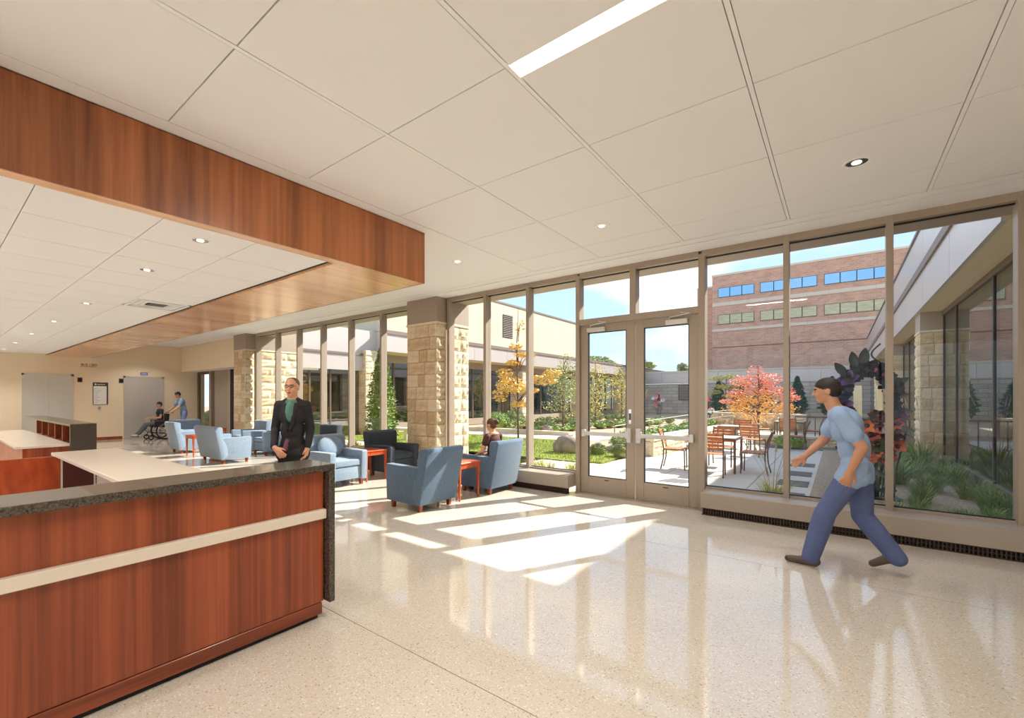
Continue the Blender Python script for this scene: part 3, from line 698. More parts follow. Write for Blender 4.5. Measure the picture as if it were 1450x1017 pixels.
def tree(name, x, y, h, crown, m, label, z=0, trunk_h=None, n=1600, size=.07, trunk_r=.04, seed=1, group=None, cat='tree', branches=14, m2=None):
    """crown = list of (dx,dy,z,rx,rz) leaf clusters"""
    o = empty(name, (x, y, z), 0, label, cat, group); r = random.Random(seed)
    top = h * .96
    mk('trunk', MB().tube([(0, 0, 0), (r.uniform(-.05, .05), 0, h * .4), (r.uniform(-.08, .08), 0, h * .7), (0, 0, top)], [trunk_r, trunk_r * .8, trunk_r * .5, trunk_r * .15], 7), M['bark'], o, smooth=50)
    bmh = MB()
    for (dx, dy, cz, rx, rz) in crown:
        for q in range(2):
            e = (dx + r.uniform(-.4, .4) * rx, dy + r.uniform(-.4, .4) * rx, cz + r.uniform(-.2, .5) * rz); b0 = max(.15 * h, e[2] - .35 * math.hypot(e[0], e[1]) - .25 * h * .4)
            bmh.tube([(0, 0, b0), (e[0] * .5, e[1] * .5, (b0 + e[2]) / 2 + .02 * h), e], [trunk_r * .45, trunk_r * .3, trunk_r * .1], 5)
    tag(mk('branches', bmh, M['bark'], o), kind='stuff')
    tot = sum(c[3] ** 2 for c in crown)
    def cf(r):
        t = r.random() * tot
        for c in crown:
            t -= c[3] ** 2
            if t <= 0: break
        while True:
            p = [r.uniform(-1, 1) for _ in range(3)]
            if sum(q * q for q in p) < 1: break
        return (c[0] + p[0] * c[3], c[1] + p[1] * c[3], c[2] + p[2] * c[4])
    if m2:
        leafmesh(cf, n // 2, size, r, m, parent=o)
        leafmesh(lambda r: (lambda p: (p[0], p[1], p[2] * .8))(cf(r)), n // 2, size, r, m2, parent=o)
    else: leafmesh(cf, n, size, r, m, parent=o)
    return o
# young tree with orange leaves
tree('young_tree', -8.39, 12.87, 4.7, [(.05, 0, 3.95, .18, .28), (-.1, .0, 3.25, .25, .12), (.25, 0, 2.95, .4, .08), (-.5, -.1, 2.35, .3, .22), (-.35, .1, 1.95, .55, .3), (-.75, 0, 1.6, .3, .25), (.35, 0, 1.75, .4, .12), (.95, .1, 2.1, .45, .2), (1.3, 0, 2.3, .3, .15), (.0, .1, 1.3, .35, .12), (-.2, 0, 2.7, .3, .1)],
     'lf_orange', 'slim young tree with sparse orange autumn leaves on the lawn', n=2300, size=.11, trunk_r=.035, seed=4)
def oval(h0, h1, rx, k, seed):
    r = random.Random(seed); out = []
    for i in range(k):
        t = i / (k - 1); q = math.sin(PI * (.12 + .8 * t)) ** .7
        out.append((r.uniform(-.35, .35) * rx * q, r.uniform(-.35, .35) * rx * q, h0 + (h1 - h0) * t, rx * .62 * q + .08, (h1 - h0) / k * 1.2))
    return out
tree('ornamental_tree', -9.5, 18.2, 3.5, oval(.9, 3.2, 1.2, 9, 2), 'lf_olive', 'olive green ornamental tree just left of the double doors', n=2200, size=.09, trunk_r=.04, seed=8)
tree('ornamental_tree', -10.0, 22.8, 3.6, oval(.7, 3.2, 1.2, 9, 3), 'lf_yellow', 'yellow green ornamental tree seen through the left door leaf, left of the pier', n=1700, size=.1, trunk_r=.04, seed=9)
tree('ornamental_tree', -10.4, 27.6, 3.8, oval(.7, 3.3, 1.2, 9, 5), 'lf_yellow', 'yellow green ornamental tree in front of the stone pier beyond the left door leaf', n=1700, size=.1, trunk_r=.04, seed=11)
tree('ornamental_tree', -10.6, 31.0, 3.4, oval(.6, 3.0, 1.0, 8, 6), 'lf_yellow', 'farthest yellow ornamental tree, right of the stone pier beyond the left door leaf', n=1300, size=.1, trunk_r=.04, seed=12)
conifer('arborvitae', -10.3, 8.55, .42, 3.1, 'lf_arb', 'tall narrow arborvitae outside the window left of the stone pier', n=7000, size=.075)
bush('patio_shrub', -1.15, 16.6, .42, .4, 'lf_arb', 'small green shrub in the gravel behind the patio chairs', n=600, size=.07)
bx('mulch_edge', -14.2, -7.9, 6.98, 8.45, -.03, .015, M['mulch'], gd)
for k in range(20):
    x = -13.4 + k * .3; y = 7.45 + (k % 3) * .3
    clump('yellow_groundcover', x, y, .42, .34, 110, 'blade3', 'leafy yellow green groundcover plants outside the left windows', 'plant', 'groundcover outside the left windows', wd=.03)
for k in range(6):
    clump('yellow_grass_clump', -5.75 + k * .38, 7.5 + (k % 2) * .25, .50, .36, 130, 'blade3', 'low yellow green grass clump outside the window beside the doors', 'ornamental grass', 'yellow grasses left of the doors', wd=.014)
# shrubs and planting in front of the left wing
bush('rounded_shrub', -12.2, 16.9, .62, .85, 'lf_arb', 'rounded bright green shrub right of the stone pier outside', n=1400, size=.08)
bush('rounded_shrub', -12.6, 19.0, .55, .9, 'lf_shrub', 'dark green shrub behind the seated woman by the left wing', n=1200, size=.08)
rr = random.Random(9)
for k in range(22):
    x = -13.2 + rr.uniform(0, 3.2); y = 17.2 + k * .62
    bush('low_planting', x, y, rr.uniform(.3, .5), rr.uniform(.3, .5), rr.choice(['lf_shrub', 'lf_arb', 'lf_shrub']), ('low leafy planting in the near half of the bed before the left wing' if k < 9 else 'low leafy planting in the far half of the bed before the left wing'), 'plant', 'bed planting before the left wing', n=260, size=.1)
for k in range(16):
    x = -9.9 + rr.uniform(-.3, .6) + (k * .12); y = 16.9 + k * .75
    bush('low_planting', x, y, rr.uniform(.3, .45), rr.uniform(.25, .42), rr.choice(['lf_arb', 'lf_shrub']), 'green low plants along the back edge of the walk', 'plant', 'plants along the walk', n=260, size=.09)
# boulders
def rock(x, y, s, h, label, seed):
    o = MB(); r = random.Random(seed); o.sphere((0, 0, h * .32), 1, 14, 9, (s, s * .7, h * .68), r, .09)
    b = mk('boulder', o, M['boulder'], None, smooth=38, loc=(x, y, 0)); tag(b, label, 'boulder'); return b
rock(-5.75, 11.3, .42, .5, 'large grey boulder on the lawn left of the doors', 4)
rock(-5.05, 11.75, .22, .3, 'smaller grey boulder beside the large one, by the door frame', 6)
rock(-9.6, 16.9, .3, .35, 'pale rock in the planting behind the seated woman', 8)
for x, y, rx, h, m, lab in ((-4.95, 11.45, .24, .3, 'lf_shrub', 'leftmost clipped ball shrub seen through the left door leaf'), (-4.3, 11.35, .25, .34, 'lf_shrub', 'middle clipped ball shrub seen through the left door leaf'), (-4.5, 12.25, .28, .36, 'lf_shrub', 'clipped ball shrub nearest the meeting of the two doors'),
                         (-4.75, 13.2, .42, .6, 'lf_shrub', 'loose grey green shrub behind the clipped ball shrubs')):
    bush('ball_shrub', x, y, rx, h, m, lab, n=1100, size=.04)
# stone seat wall with cap
def stonewall(name, p, q, h, th, label, seed, cap=True):
    L_ = math.hypot(q[0] - p[0], q[1] - p[1]); a = math.atan2(q[1] - p[1], q[0] - p[0]); o = empty(name, (p[0], p[1], 0), a, label, 'wall'); r = random.Random(seed)
    bx('wall_core', .01, L_ - .01, .03, th - .03, 0, h - .08, M['mortar'], o)
    nr = 2 if h < .6 else 3; rh = (h - .08) / nr
    for k in range(nr):
        x = 0
        while x < L_ - .05:
            wd = min(r.uniform(.45, .9), L_ - x)
            link('stone_block', r.choice(SR), o, (x + .004, .02, k * rh + .003), (0, 0, 0), (wd - .008, 1, rh - .006))
            x += wd
    link('stone_block', SR[0], o, (0.02, th, .0), (0, 0, -PI / 2), (th, 1, h - .08))
    if cap:
        x = -.02
        while x < L_:
            wd = min(1.2, L_ + .02 - x); bx('cap_stone', x, x + wd - .006, -.02, th + .03, h - .08, h, M['capstone'], o, .01); x += wd
    return o
stonewall('seat_wall', (-3.70, 12.0), (-3.0, 20.0), .48, -.0 + .5, 'pale stone seat wall running away beyond the right door leaf', 3)
stonewall('terrace_wall', (-6.4, 27.2), (-1.2, 26.4), .72, .45, 'low stone terrace wall in front of the far evergreens', 5)
stonewall('planter_wall', (-2.2, 17.4), (.1, 17.4), .32, .35, 'short stone planter wall behind the outdoor tables', 6)
bx('planting_bed', -6.3, -3.75, 12.3, 27.0, -.02, .08, M['mulch'], gd)
for k in range(26):
    x = -4.3 - rr.random() * .7; y = 12.6 + k * .5
    bush('bed_plant', x - k * .02, y, rr.uniform(.28, .4), rr.uniform(.3, .5), rr.choice(['lf_arb', 'lf_shrub', 'lf_arb']), ('leafy green plant just behind the near end of the stone seat wall' if k < 12 else 'leafy green plant behind the far end of the stone seat wall'), 'plant', 'plants behind the seat wall', n=300, size=.07, z=.05)
for k in range(14):
    clump('tan_grass', -6 + k * .36, 25.4 + (k % 2) * .3, .7, .45, 90, 'plume', 'dry tan grass in front of the low terrace wall', 'ornamental grass', 'dry grasses by the terrace wall', wd=.02)
# handrail beside the ramp
hr = empty('handrail', (-3.6, 22, 0), 0, 'thin metal handrail with posts beside the ramp beyond the seat wall', 'railing')
P_ = [(-2.3, -7, .55), (-2.1, -4, .62), (-1.2, 0, .82), (.0, 3.4, .98), (.9, 3.6, .98)]
mk('top_rail', MB().tube(P_, .022, 6), M['sill'], hr); mk('lower_rail', MB().tube([(a, b, c - .28) for a, b, c in P_], .014, 6), M['sill'], hr)
for a, b, c in P_: mk('post', MB().tube([(a, b, 0), (a, b, c)], .02, 6), M['sill'], hr)
gr_ = empty('guard_rail', (-1.0, 19.5, 0), 0, 'dark guard rail behind the outdoor tables at the right', 'railing')
mk('top_rail', MB().tube([(-.2, 0, .85), (3.2, 0, .85)], .025, 6), M['bronze_d'], gr_)
for k in range(7): mk('post', MB().tube([(-.2 + k * .56, 0, 0), (-.2 + k * .56, 0, .85)], .016, 6), M['bronze_d'], gr_)
# small trees by the far wall
tree('small_yellow_tree', -6.5, 38, 3.3, [(-.6, 0, 2.9, .6, .22), (.3, 0, 3.0, .7, .2), (-.2, 0, 2.3, .6, .2), (.4, 0, 2.2, .5, .2), (-.8, 0, 1.9, .5, .18), (.2, 0, 1.6, .5, .15), (1.0, 0, 2.5, .45, .2)], 'lf_yellow', 'small layered yellow tree against the far stone wall', n=1500, size=.13, trunk_r=.05, seed=3)
for x, lab, h, rad in ((-6.1, 'dark upright evergreen right of the small yellow tree', 2.7, .75), (-4.6, 'dark conical evergreen left of the pink maple', 2.7, .85), (-2.4, 'dark conical evergreen right of the pink maple', 3.0, .7), (-7.6, 'dark evergreen beside the right door jamb', 2.8, .7), (-.4, 'dark evergreen behind the walking man at the far wall', 2.9, .8)):
    conifer('dark_evergreen', x, 41.3, rad * .8, h, 'lf_conif', lab, z=.1, n=1500, size=.22)
mp = tree('japanese_maple', -2.55, 21.6, 2.9, [(-.1, 0, 2.55, .35, .3), (-.6, 0, 2.2, .45, .25), (.35, 0, 2.25, .5, .3), (0, .1, 1.9, .6, .3), (-.8, 0, 1.7, .4, .2), (.8, 0, 1.75, .45, .25), (1.1, 0, 1.5, .35, .15), (-1.1, 0, 1.35, .3, .12)], 'lf_pink', 'bright pink and gold japanese maple behind the outdoor tables', n=2600, size=.09, trunk_r=.05, seed=5)
r5 = random.Random(5)
cl = [(-.5, 0, 1.4, .5, .25), (.2, 0, 1.45, .6, .3), (-.7, 0, 1.05, .5, .25), (.3, 0, 1.0, .7, .3), (-.2, 0, .65, .7, .25), (.9, 0, 1.1, .4, .25)]
def cgold(r):
    c = r.choice(cl); return (c[0] + r.gauss(0, .45) * c[3], c[1] + r.gauss(0, .5) * c[3], c[2] + r.gauss(0, .5) * c[4])
leafmesh(cgold, 2600, .09, r5, 'lf_gold', 'lower_foliage', mp)['label'] = 'golden lower leaves of the maple'
# distant trees behind the left roof
tree('distant_tree', -27, 62, 7.6, [(0, 0, 6.4, 2.2, 1.0), (1.6, 0, 5.9, 1.6, .8), (-1.8, 0, 5.9, 1.5, .8)], 'lf_dark', 'tree crown rising over the left roof beyond the courtyard', n=2200, size=.4, trunk_r=.2)
tree('distant_tree', -21.0, 62, 7.2, [(0, 0, 6.0, 1.2, .7), (1.4, 0, 5.7, .9, .5)], 'lf_dark', 'lower tree top just above the end of the left roof', n=900, size=.35, trunk_r=.15)
tree('distant_tree', -15.5, 62, 6.2, [(0, 0, 5.2, .7, .7), (.3, 0, 4.6, .7, .6)], 'lf_dark', 'faint tree top above the far wall beside the right door stile', n=700, size=.3, trunk_r=.12)
tree('street_tree', -33, 15, 6, [(0, 0, 4.0, 2, 1.4), (-1, 1.5, 3.0, 1.8, 1), (1.5, 1, 3.2, 1.4, 1)], 'lf_orange', 'golden tree outside the far entrance vestibule', n=2600, size=.28, trunk_r=.14, seed=15)
tree('street_tree', -44, 24, 6, [(0, 0, 3.4, 3, 1.4), (-3, 1.5, 3.0, 2.8, 1), (3.5, 1, 3.2, 2.4, 1)], 'lf_arb', 'green tree beyond the far entrance', n=2600, size=.35, trunk_r=.14, seed=16)
bush('entrance_shrub', -23.3, 9.0, .7, .9, 'lf_shrub', 'green shrub seen through the entrance vestibule door', n=1200, size=.09)

# ---- left wing
lwg = struct(empty('wall_left_wing'))
FX = -14.7
bx('parapet', -20, -15.0, 12.4, 31.4, 4.3, 6.9, M['stucco'], lwg)
bx('parapet_cap', -20, -14.96, 12.36, 31.44, 6.9, 7.0, M['fascia_d'], lwg)
bx('roof_deck', -24, FX, 12.4, 60, 4.25, 4.33, M['fascia_d'], lwg)
for k in range(11):
    y0 = 12.4 + 3.0 * k
    bx('fascia_panel', FX - .05, FX, y0 + .01, min(y0 + 2.99, 44.6), 3.46, 4.2, M['fascia'], lwg)
bx('drip_edge', FX - .1, FX + .05, 12.4, 44.7, 4.2, 4.36, M['fascia_d'], lwg)
bx('fascia_panel', -16.5, FX, 12.36, 12.4, 3.46, 4.3, M['fascia'], lwg)
bx('eave_soffit', -18, FX - .05, 12.4, 46, 3.46, 3.5, M['eave'], lwg)
lv = empty('wall_louver', (-15.0, 21.9, 5.0), 0, 'dark slatted vent louver high on the beige parapet wall', 'vent')
bx('louver_back', -.02, .01, -.5, .5, 0, 1.35, M['dkgrey'], lv)
for k in range(13): mk('louver_slat', MB().obox((.03, 0, .06 + k * .103), (.06, 1.0, .03), Matrix.Rotation(.5, 3, 'Y')), M['fascia'], lv)
gl_ = struct(empty('window_6'))
for y0, y1 in ((12.4, 23.3), (24.2, 31.5), (32.4, 39.7), (40.6, 45)):
    bx('pane', -15.9, -15.88, y0, y1, .35, 3.1, M['glass_m'], gl_)
    bx('window_head', -15.95, -15.85, y0, y1, 3.1, 3.46, M['bronze'], gl_)
    bx('window_base', -15.95, -15.85, y0, y1, 0, .35, M['bronze'], gl_)
    y = y0
    while y < y1: bx('mullion', -15.93, -15.83, y, y + .07, .35, 3.1, M['bronze_d'], gl_); y += 1.45
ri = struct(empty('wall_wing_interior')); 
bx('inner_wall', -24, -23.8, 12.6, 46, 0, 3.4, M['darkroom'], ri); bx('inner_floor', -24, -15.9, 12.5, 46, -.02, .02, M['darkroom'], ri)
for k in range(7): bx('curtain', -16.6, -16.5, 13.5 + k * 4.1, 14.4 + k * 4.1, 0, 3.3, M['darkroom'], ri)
pier('wall_pier_4', -15.9, -14.95, 11.6, 12.5, 3.46, '', [('-y', False, 3, None, None), ('+x', True, 2, 11.6, 12.5)], zc=3.46, cap=False)
for i, y in enumerate((23.4, 31.6, 39.8)):
    pier('wall_pier_%d' % (5 + i), -15.85, -14.95, y, y + .85, 3.46, '', [('-y', False, 2, None, None), ('+x', True, 2, y, y + .85)], zc=3.05, n=2)
# vestibule side towards the courtyard
vs = struct(empty('window_7'))
bx('canopy_band', -15.6, -15.15, 8.3, 12.4, 2.62, 3.24, M['fascia'], vs)
bx('canopy_drip', -15.6, -15.1, 8.3, 12.4, 3.24, 3.32, M['fascia_d'], vs)
bx('upper_band', -15.6, -15.195, 8.3, 12.4, 3.32, 4.3, M['fascia'], vs)
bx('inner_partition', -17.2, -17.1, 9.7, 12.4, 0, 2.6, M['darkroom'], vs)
bx('pane', -15.42, -15.4, 8.3, 11.6, .1, 2.62, M['glass_m'], vs)
for y in (8.35, 9.3, 10.2, 11.1): bx('mullion', -15.45, -15.36, y, y + .06, .1, 2.62, M['bronze_d'], vs)
bx('window_base', -15.45, -15.35, 8.3, 11.6, 0, .1, M['bronze_d'], vs)
# ---- far wall with metal band, stone and tall brick building
fw = struct(empty('wall_far'))
mk('stone_facing', MB().box(-15.5, 6, 0, .4, 0, 2.75), M['stonefar'], fw, loc=(0, 45, 0))
for k in range(9): bx('metal_panel', -15.5 + 2.4 * k + .01, -15.5 + 2.4 * (k + 1) - .01, 44.95, 45.3, 2.78, 3.8, M['fascia'], fw)
bx('coping', -15.6, 6, 44.9, 45.5, 3.8, 3.95, M['capstone'], fw)
bx('louver_panel', -11.6, -10.55, 44.93, 45.0, 1.25, 2.65, M['bronze_d'], fw)
for k in range(9): bx('louver_slat', -11.5, -10.65, 44.9, 44.93, 1.35 + k * .14, 1.41 + k * .14, M['bronze'], fw)
bb = struct(empty('wall_brick_building', (0, 50, 0))); 
mk('brick_facing', MB().box(-9.75, 22, 0, 14, 0, 13.4), M['brick'], bb); mk('brick_facing', MB().box(-11.3, -9.76, .9, 14, 0, 12.55), M['brick'], bb)
bx('coping', -9.8, 22, -.06, .3, 13.4, 13.58, M['band'], bb); bx('coping', -11.35, -9.8, .85, 1.2, 12.55, 12.7, M['band'], bb)
for z0, z1 in ((10.45, 10.78), (7.95, 8.2)):
    k = -9.75
    while k < 21: bx('stone_band', k + .01, k + 1.5, -.05, .02, z0, z1, M['band'], bb); k += 1.51
bx('brick_joint', -9.75, 22, -.01, .02, 6.35, 6.42, M['bronze_d'], bb)
for zi, (z0, z1, m) in enumerate(((11.28, 12.22, 'blueglass'), (8.64, 9.58, 'tanglass'))):
    for (x0, x1, n) in ((-9.22, -6.2, 3), (-5.72, -1.5, 4), (-1.02, 3.3, 4), (3.8, 8.1, 4), (8.6, 12.9, 4)):
        o = struct(empty('window_%d' % (20 + zi * 10 + int(x0 + 9.3) // 4), (0, 50, 0)))
        bx('window_frame', x0, x1, -.04, .01, z0, z1, M['dkgrey'], o)
        pw_ = (x1 - x0) / n
        for k in range(n): bx('pane', x0 + k * pw_ + .035, x0 + (k + 1) * pw_ - .035, -.06, -.035, z0 + .04, z1 - .04, M[m], o)
# ---- right wing
rw = struct(empty('wall_right_wing'))
RX = 1.36
for k in range(13):
    y0 = 7.46 + 3.0 * k
    bx('fascia_panel', RX, RX + .05, y0 + .01, y0 + 2.99, 3.46, 4.2, M['fascia'], rw)
bx('drip_edge', RX - .04, RX + .1, 7.46, 46, 4.2, 4.36, M['fascia_d'], rw)
for k in range(13):
    y0 = 7.46 + 3.0 * k
    bx('parapet_panel', 1.67, 1.75, y0 + .01, y0 + 2.99, 4.33, 6.0, M['fascia'], rw)
bx('parapet_cap', 1.63, 3.0, 7.46, 46, 6.0, 6.08, M['fascia_d'], rw)
bx('roof_deck', RX, 12, 7.46, 46, 4.28, 4.33, M['stucco'], rw); bx('parapet_back', 1.76, 8, 7.46, 46, 4.33, 6.0, M['stucco'], rw)
bx('eave_soffit', RX + .05, 3, 7.46, 46, 3.46, 3.5, M['eave'], rw)
gw = struct(empty('window_8'))
bx('pane', 1.80, 1.82, 7.46, 45, .25, 3.36, M['glass_m'], gw); bx('window_base', 1.76, 1.9, 7.46, 45, 0, .25, M['bronze_d'], gw); bx('window_head', 1.77, 1.9, 7.46, 45, 3.36, 3.46, M['bronze_d'], gw)
for y in (10.2, 13.0, 14.38, 15.35, 18.2, 20.8, 22.5, 23.6, 26, 29): bx('mullion', 1.785, 1.85, y, y + .07, .25, 3.36, M['black'], gw)
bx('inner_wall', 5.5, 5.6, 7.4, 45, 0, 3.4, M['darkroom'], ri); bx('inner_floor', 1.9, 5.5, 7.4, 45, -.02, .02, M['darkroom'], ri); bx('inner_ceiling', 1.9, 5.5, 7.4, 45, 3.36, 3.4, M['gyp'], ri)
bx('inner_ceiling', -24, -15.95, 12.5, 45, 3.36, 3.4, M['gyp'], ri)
for i, y in enumerate((14.45, 22.6, 30.7)):
    pier('wall_pier_%d' % (8 + i), 1.42, 1.79, y, y + .85, 3.46, '', [('-y', False, 1 if i else 2, None, None), ('-x', True, 2, y, y + .85)], zc=3.0, n=1)
# right hand planting bed
bx('mulch_bed', -.35, 1.8, 6.98, 16.3, -.03, .04, M['mulch'], gd)
r6 = random.Random(21); used = []
for k in range(46):
    x = r6.uniform(.55, 1.65); y = 7.25 + 9 * (k / 46) ** 1.2
    if abs(x - .33) < .5 and abs(y - 9.2) < .4: continue
    if 14.0 < y < 15.7: x = min(x, 1.0)
    h = r6.uniform(.35, .65) if y > 8.3 else r6.uniform(.28, .42)
    clump('grass_clump', x, y, h, h * .75, 130, 'blade2', ['arching green grass clump close to the right window glass', 'arching green grass clump midway along the right wing bed', 'arching green grass clump before the right wing stone pier', 'distant green grass clump beyond the right wing pier'][min(3, k // 12)], 'ornamental grass', 'grasses along the right wing', seed=k, wd=.012)
for x, y in ((-.22, 7.45), (.1, 7.35), (.35, 7.3)):
    clump('short_grass', x + .05, y, .3, .3, 90, 'blade2', 'short green grass at the foot of the flower sculpture', 'ornamental grass', 'short grasses by the sculpture', wd=.01)
clump('fountain_grass', -.72, 7.6, .55, .42, 170, 'blade3', 'fountain grass with tall seed plumes outside the window right of the doors', 'ornamental grass', None, plumes=9, wd=.012)
clump('fountain_grass', 1.3, 12.9, .95, .6, 170, 'blade2', 'tallest grass with seed heads before the right wing pier', 'ornamental grass', None, plumes=10, wd=.014)

# ================================================================== RECEPTION DESK
dk = empty('reception_desk', (-2.9, 1.85, 0), 0, 'reception desk with red veneer front, dark granite top and cream rail at the lower left', 'desk')
def D(name, x0, x1, y0, y1, z0, z1, m, bevel=.003): return bx(name, x0 + 2.9, x1 + 2.9, y0 - 1.85, y1 - 1.85, z0, z1, M[m], dk, bevel)
D('counter_top', -3.09, -2.745, -6.0, 1.865, 1.035, 1.08, 'granite', .004)
D('end_panel', -3.09, -2.745, 1.82, 1.865, .115, 1.034, 'granite', .004)
y = 1.815; k = 0
while y > -1.5:
    w_ = 3.4
    D('veneer_panel', -2.9, -2.81, y - w_, y - .002, .765, 1.034, 'wood_v', .001)
    D('veneer_panel', -2.9, -2.81, y - w_, y - .002, .115, .70, 'wood_v', .001)
    y -= w_
D('cream_rail', -2.92, -2.775, -6.0, 1.818, .70, .765, 'quartz', .004)
D('base_board', -2.9, -2.805, -6.0, 1.80, .032, .11, 'wood_h', .002)
D('toe_kick', -2.9, -2.83, -6.0, 1.78, 0, .032, 'black', 0)
D('inner_panel', -3.05, -2.9, -6.0, 1.81, 0, 1.03, 'wood_v', 0)
D('worktop', -8.2, -3.10, 1.14, 1.86, .76, .80, 'quartz', .004)
D('front_panel', -7.4, -3.10, 1.80, 1.84, .03, .76, 'wood_v', 0)
D('end_support', -8.19, -8.15, 1.25, 1.58, 0, .76, 'dark_wood', 0)
D('support_edge', -8.19, -8.145, 1.234, 1.25, 0, .76, 'quartz', 0)
D('support_edge', -8.19, -8.145, 1.58, 1.60, 0, .76, 'quartz', 0)
dk2 = empty('side_counter', (-10.2, 1.85, 0), 0, 'farther desk counter with dark granite end panel and cream shelf at the left edge', 'counter')
def D2(name, x0, x1, y0, y1, z0, z1, m, bevel=.003): return bx(name, x0 + 10.2, x1 + 10.2, y0 - 1.85, y1 - 1.85, z0, z1, M[m], dk2, bevel)
D2('counter_top', -15.5, -10.2, 1.66, 2.02, 1.035, 1.08, 'granite', .004)
D2('end_panel', -10.245, -10.2, 1.66, 2.02, .0, 1.034, 'granite', .004)
D2('cream_shelf', -15.5, -10.25, 1.0, 1.68, .70, .74, 'quartz', .004)
D2('back_panel', -15.5, -10.25, 1.9, 1.94, 0, 1.03, 'wood_v', 0)
for k in range(6): D2('cubby_divider', -10.32 - k * .7, -10.28 - k * .7, 1.68, 1.9, .74, 1.03, 'wood_v', 0)
D2('base_cabinet', -15.5, -10.3, 1.1, 1.66, 0, .70, 'redwood', 0)
D2('cabinet_side', -10.3, -10.26, 1.08, 1.66, 0, .70, 'wood_v', 0)
D2('return_panel', -8.28, -8.22, .2, 1.23, 0, .74, 'redwood', 0)

# ================================================================== ARMCHAIRS AND SIDE TABLES
def armchair(w, fab, top_fab=None):
    """faces local +x; origin on the floor at the middle of the feet"""
    o = empty('armchair', (0, 0, 0)); h = w / 2; t = .115
    for s in (-1, 1):
        y0, y1 = (h - t, h) if s > 0 else (-h, -h + t)
        mk('arm', MB().prism([(.345, .10), (.365, .585), (.35, .61), (-.30, .60), (-.27, .10)], y0, y1), fab, o, .018, 45, seg=2)
    mk('backrest', MB().prism([(-.27, .10), (-.325, .10), (-.475, .82), (-.46, .855), (-.43, .865), (-.325, .85), (-.30, .82), (-.29, .57), (-.20, .42), (-.18, .2)], -h - .006, h + .006), fab, o, .016, 45, seg=2)
    mk('seat_base', MB().box(-.25, .32, -h + t + .002, h - t - .002, .12, .34), fab, o, .02, 45, seg=2)
    mk('seat_cushion', MB().box(-.26, .335, -h + t + .004, h - t - .004, .345, .46), top_fab or fab, o, .03, 45, seg=3)
    for sx_ in (-.25, .27):
        for sy_ in (-h + .07, h - .07):
            mk('foot', MB().prism([(-.022, 0), (.022, 0), (.032, .10), (-.032, .10)], -.026, .026), M['footwood'], o, .003, loc=(sx_, sy_, 0))
    return o
chairs = [
 # x, y, facing angle, width, fabric, label
 (-4.60, 4.56, PI, .72, 'fabric', 'blue armchair nearest the viewer, back turned, left of the front side table'),
 (-4.53, 6.03, PI, .72, 'fabric', 'blue armchair with the seated woman, beside the window'),
 (-6.86, 4.70, 0, .76, 'fabric_l', 'light blue armchair with an oval back pillow beyond the granite desk corner'),
 (-6.90, 6.02, 0, .74, 'fabric_d', 'dark slate armchair in shade in front of the stone pier'),
 (-11.5, 4.72, PI / 2, 1.22, 'fabric_l', 'wide grey blue armchair with its back turned, left of the standing man'),
 (-14.15, 4.82, PI / 2, .72, 'fabric_l', 'blue armchair with its back turned nearest the wheelchair'),
 (-14.55, 5.75, 0, .80, 'fabric_l', 'pale blue armchair facing the desk, behind the far side table'),
 (-14.3, 5.95, -PI / 2, .74, 'fabric_l', 'pale blue armchair before the left stone pier'),
 (-12.0, 6.1, -PI / 2, .74, 'fabric_l', 'pale blue armchair just left of the standing man'),
 (-9.72, 6.1, -PI / 2, .72, 'fabric_d', 'dark armchair behind the light blue chair with the pillow'),
]
protos = {}
CH = []
for x, y, a, w_, f, lab in chairs:
    if lab.startswith('pale blue armchair facing the desk'): x, y = -15.0, 5.15
    if lab.startswith('pale blue armchair before'): x, y = -13.1, 6.05
    if (w_, f) not in protos:
        protos[(w_, f)] = o = armchair(w_, M[f])
    else: o = copy_tree(protos[(w_, f)])
    o.location = (x, y, 0); o.rotation_euler = (0, 0, a); tag(o, lab, 'armchair', 'lobby armchairs'); CH.append(o)
pw_ = MB().sphere((0, 0, 0), 1, 20, 12, (.07, .26, .19)); mk('back_pillow', pw_, M['fabric_l'], CH[2], smooth=60, loc=(-.20, 0, .66), rot=(0, R(-12), 0))
def side_table():
    o = empty('side_table'); s = .25
    mk('table_top', MB().box(-s, s, -s, s, .535, .56), M['redwood'], o, .006)
    m_ = MB(); 
    for a, b, c_, d in ((-s + .03, s - .03, -s + .012, -s + .03), (-s + .03, s - .03, s - .03, s - .012), (-s + .012, -s + .03, -s + .03, s - .03), (s - .03, s - .012, -s + .03, s - .03)):
        mk('apron', MB().box(a, b, c_, d, .47, .535), M['redwood'], o)
    for sx_ in (-1, 1):
        for sy_ in (-1, 1):
            v = []
            for z, r in ((0, .012), (.535, .022)):
                for a, b in ((-1, -1), (1, -1), (1, 1), (-1, 1)): v.append((sx_ * (s - .03) + a * r, sy_ * (s - .03) + b * r, z))
            mk('leg', MB().add(v, [(0, 3, 2, 1), (4, 5, 6, 7), (0, 1, 5, 4), (1, 2, 6, 5), (2, 3, 7, 6), (3, 0, 4, 7)]), M['redwood'], o, .002)
    return o
tb0 = side_table()
for i, (x, y, lab) in enumerate(((-4.57, 5.31, 'cherry side table between the two front blue armchairs'), (-6.86, 5.39, 'cherry side table between the pillow armchair and the dark armchair'),
                                 (-12.95, 4.68, 'cherry side table beside the wide armchair'), (-15.35, 6.0, 'cherry side table farthest away, before the vestibule'))):
    o = tb0 if i == 0 else copy_tree(tb0); o.location = (x, y, 0); tag(o, lab, 'side table', 'lobby side tables')

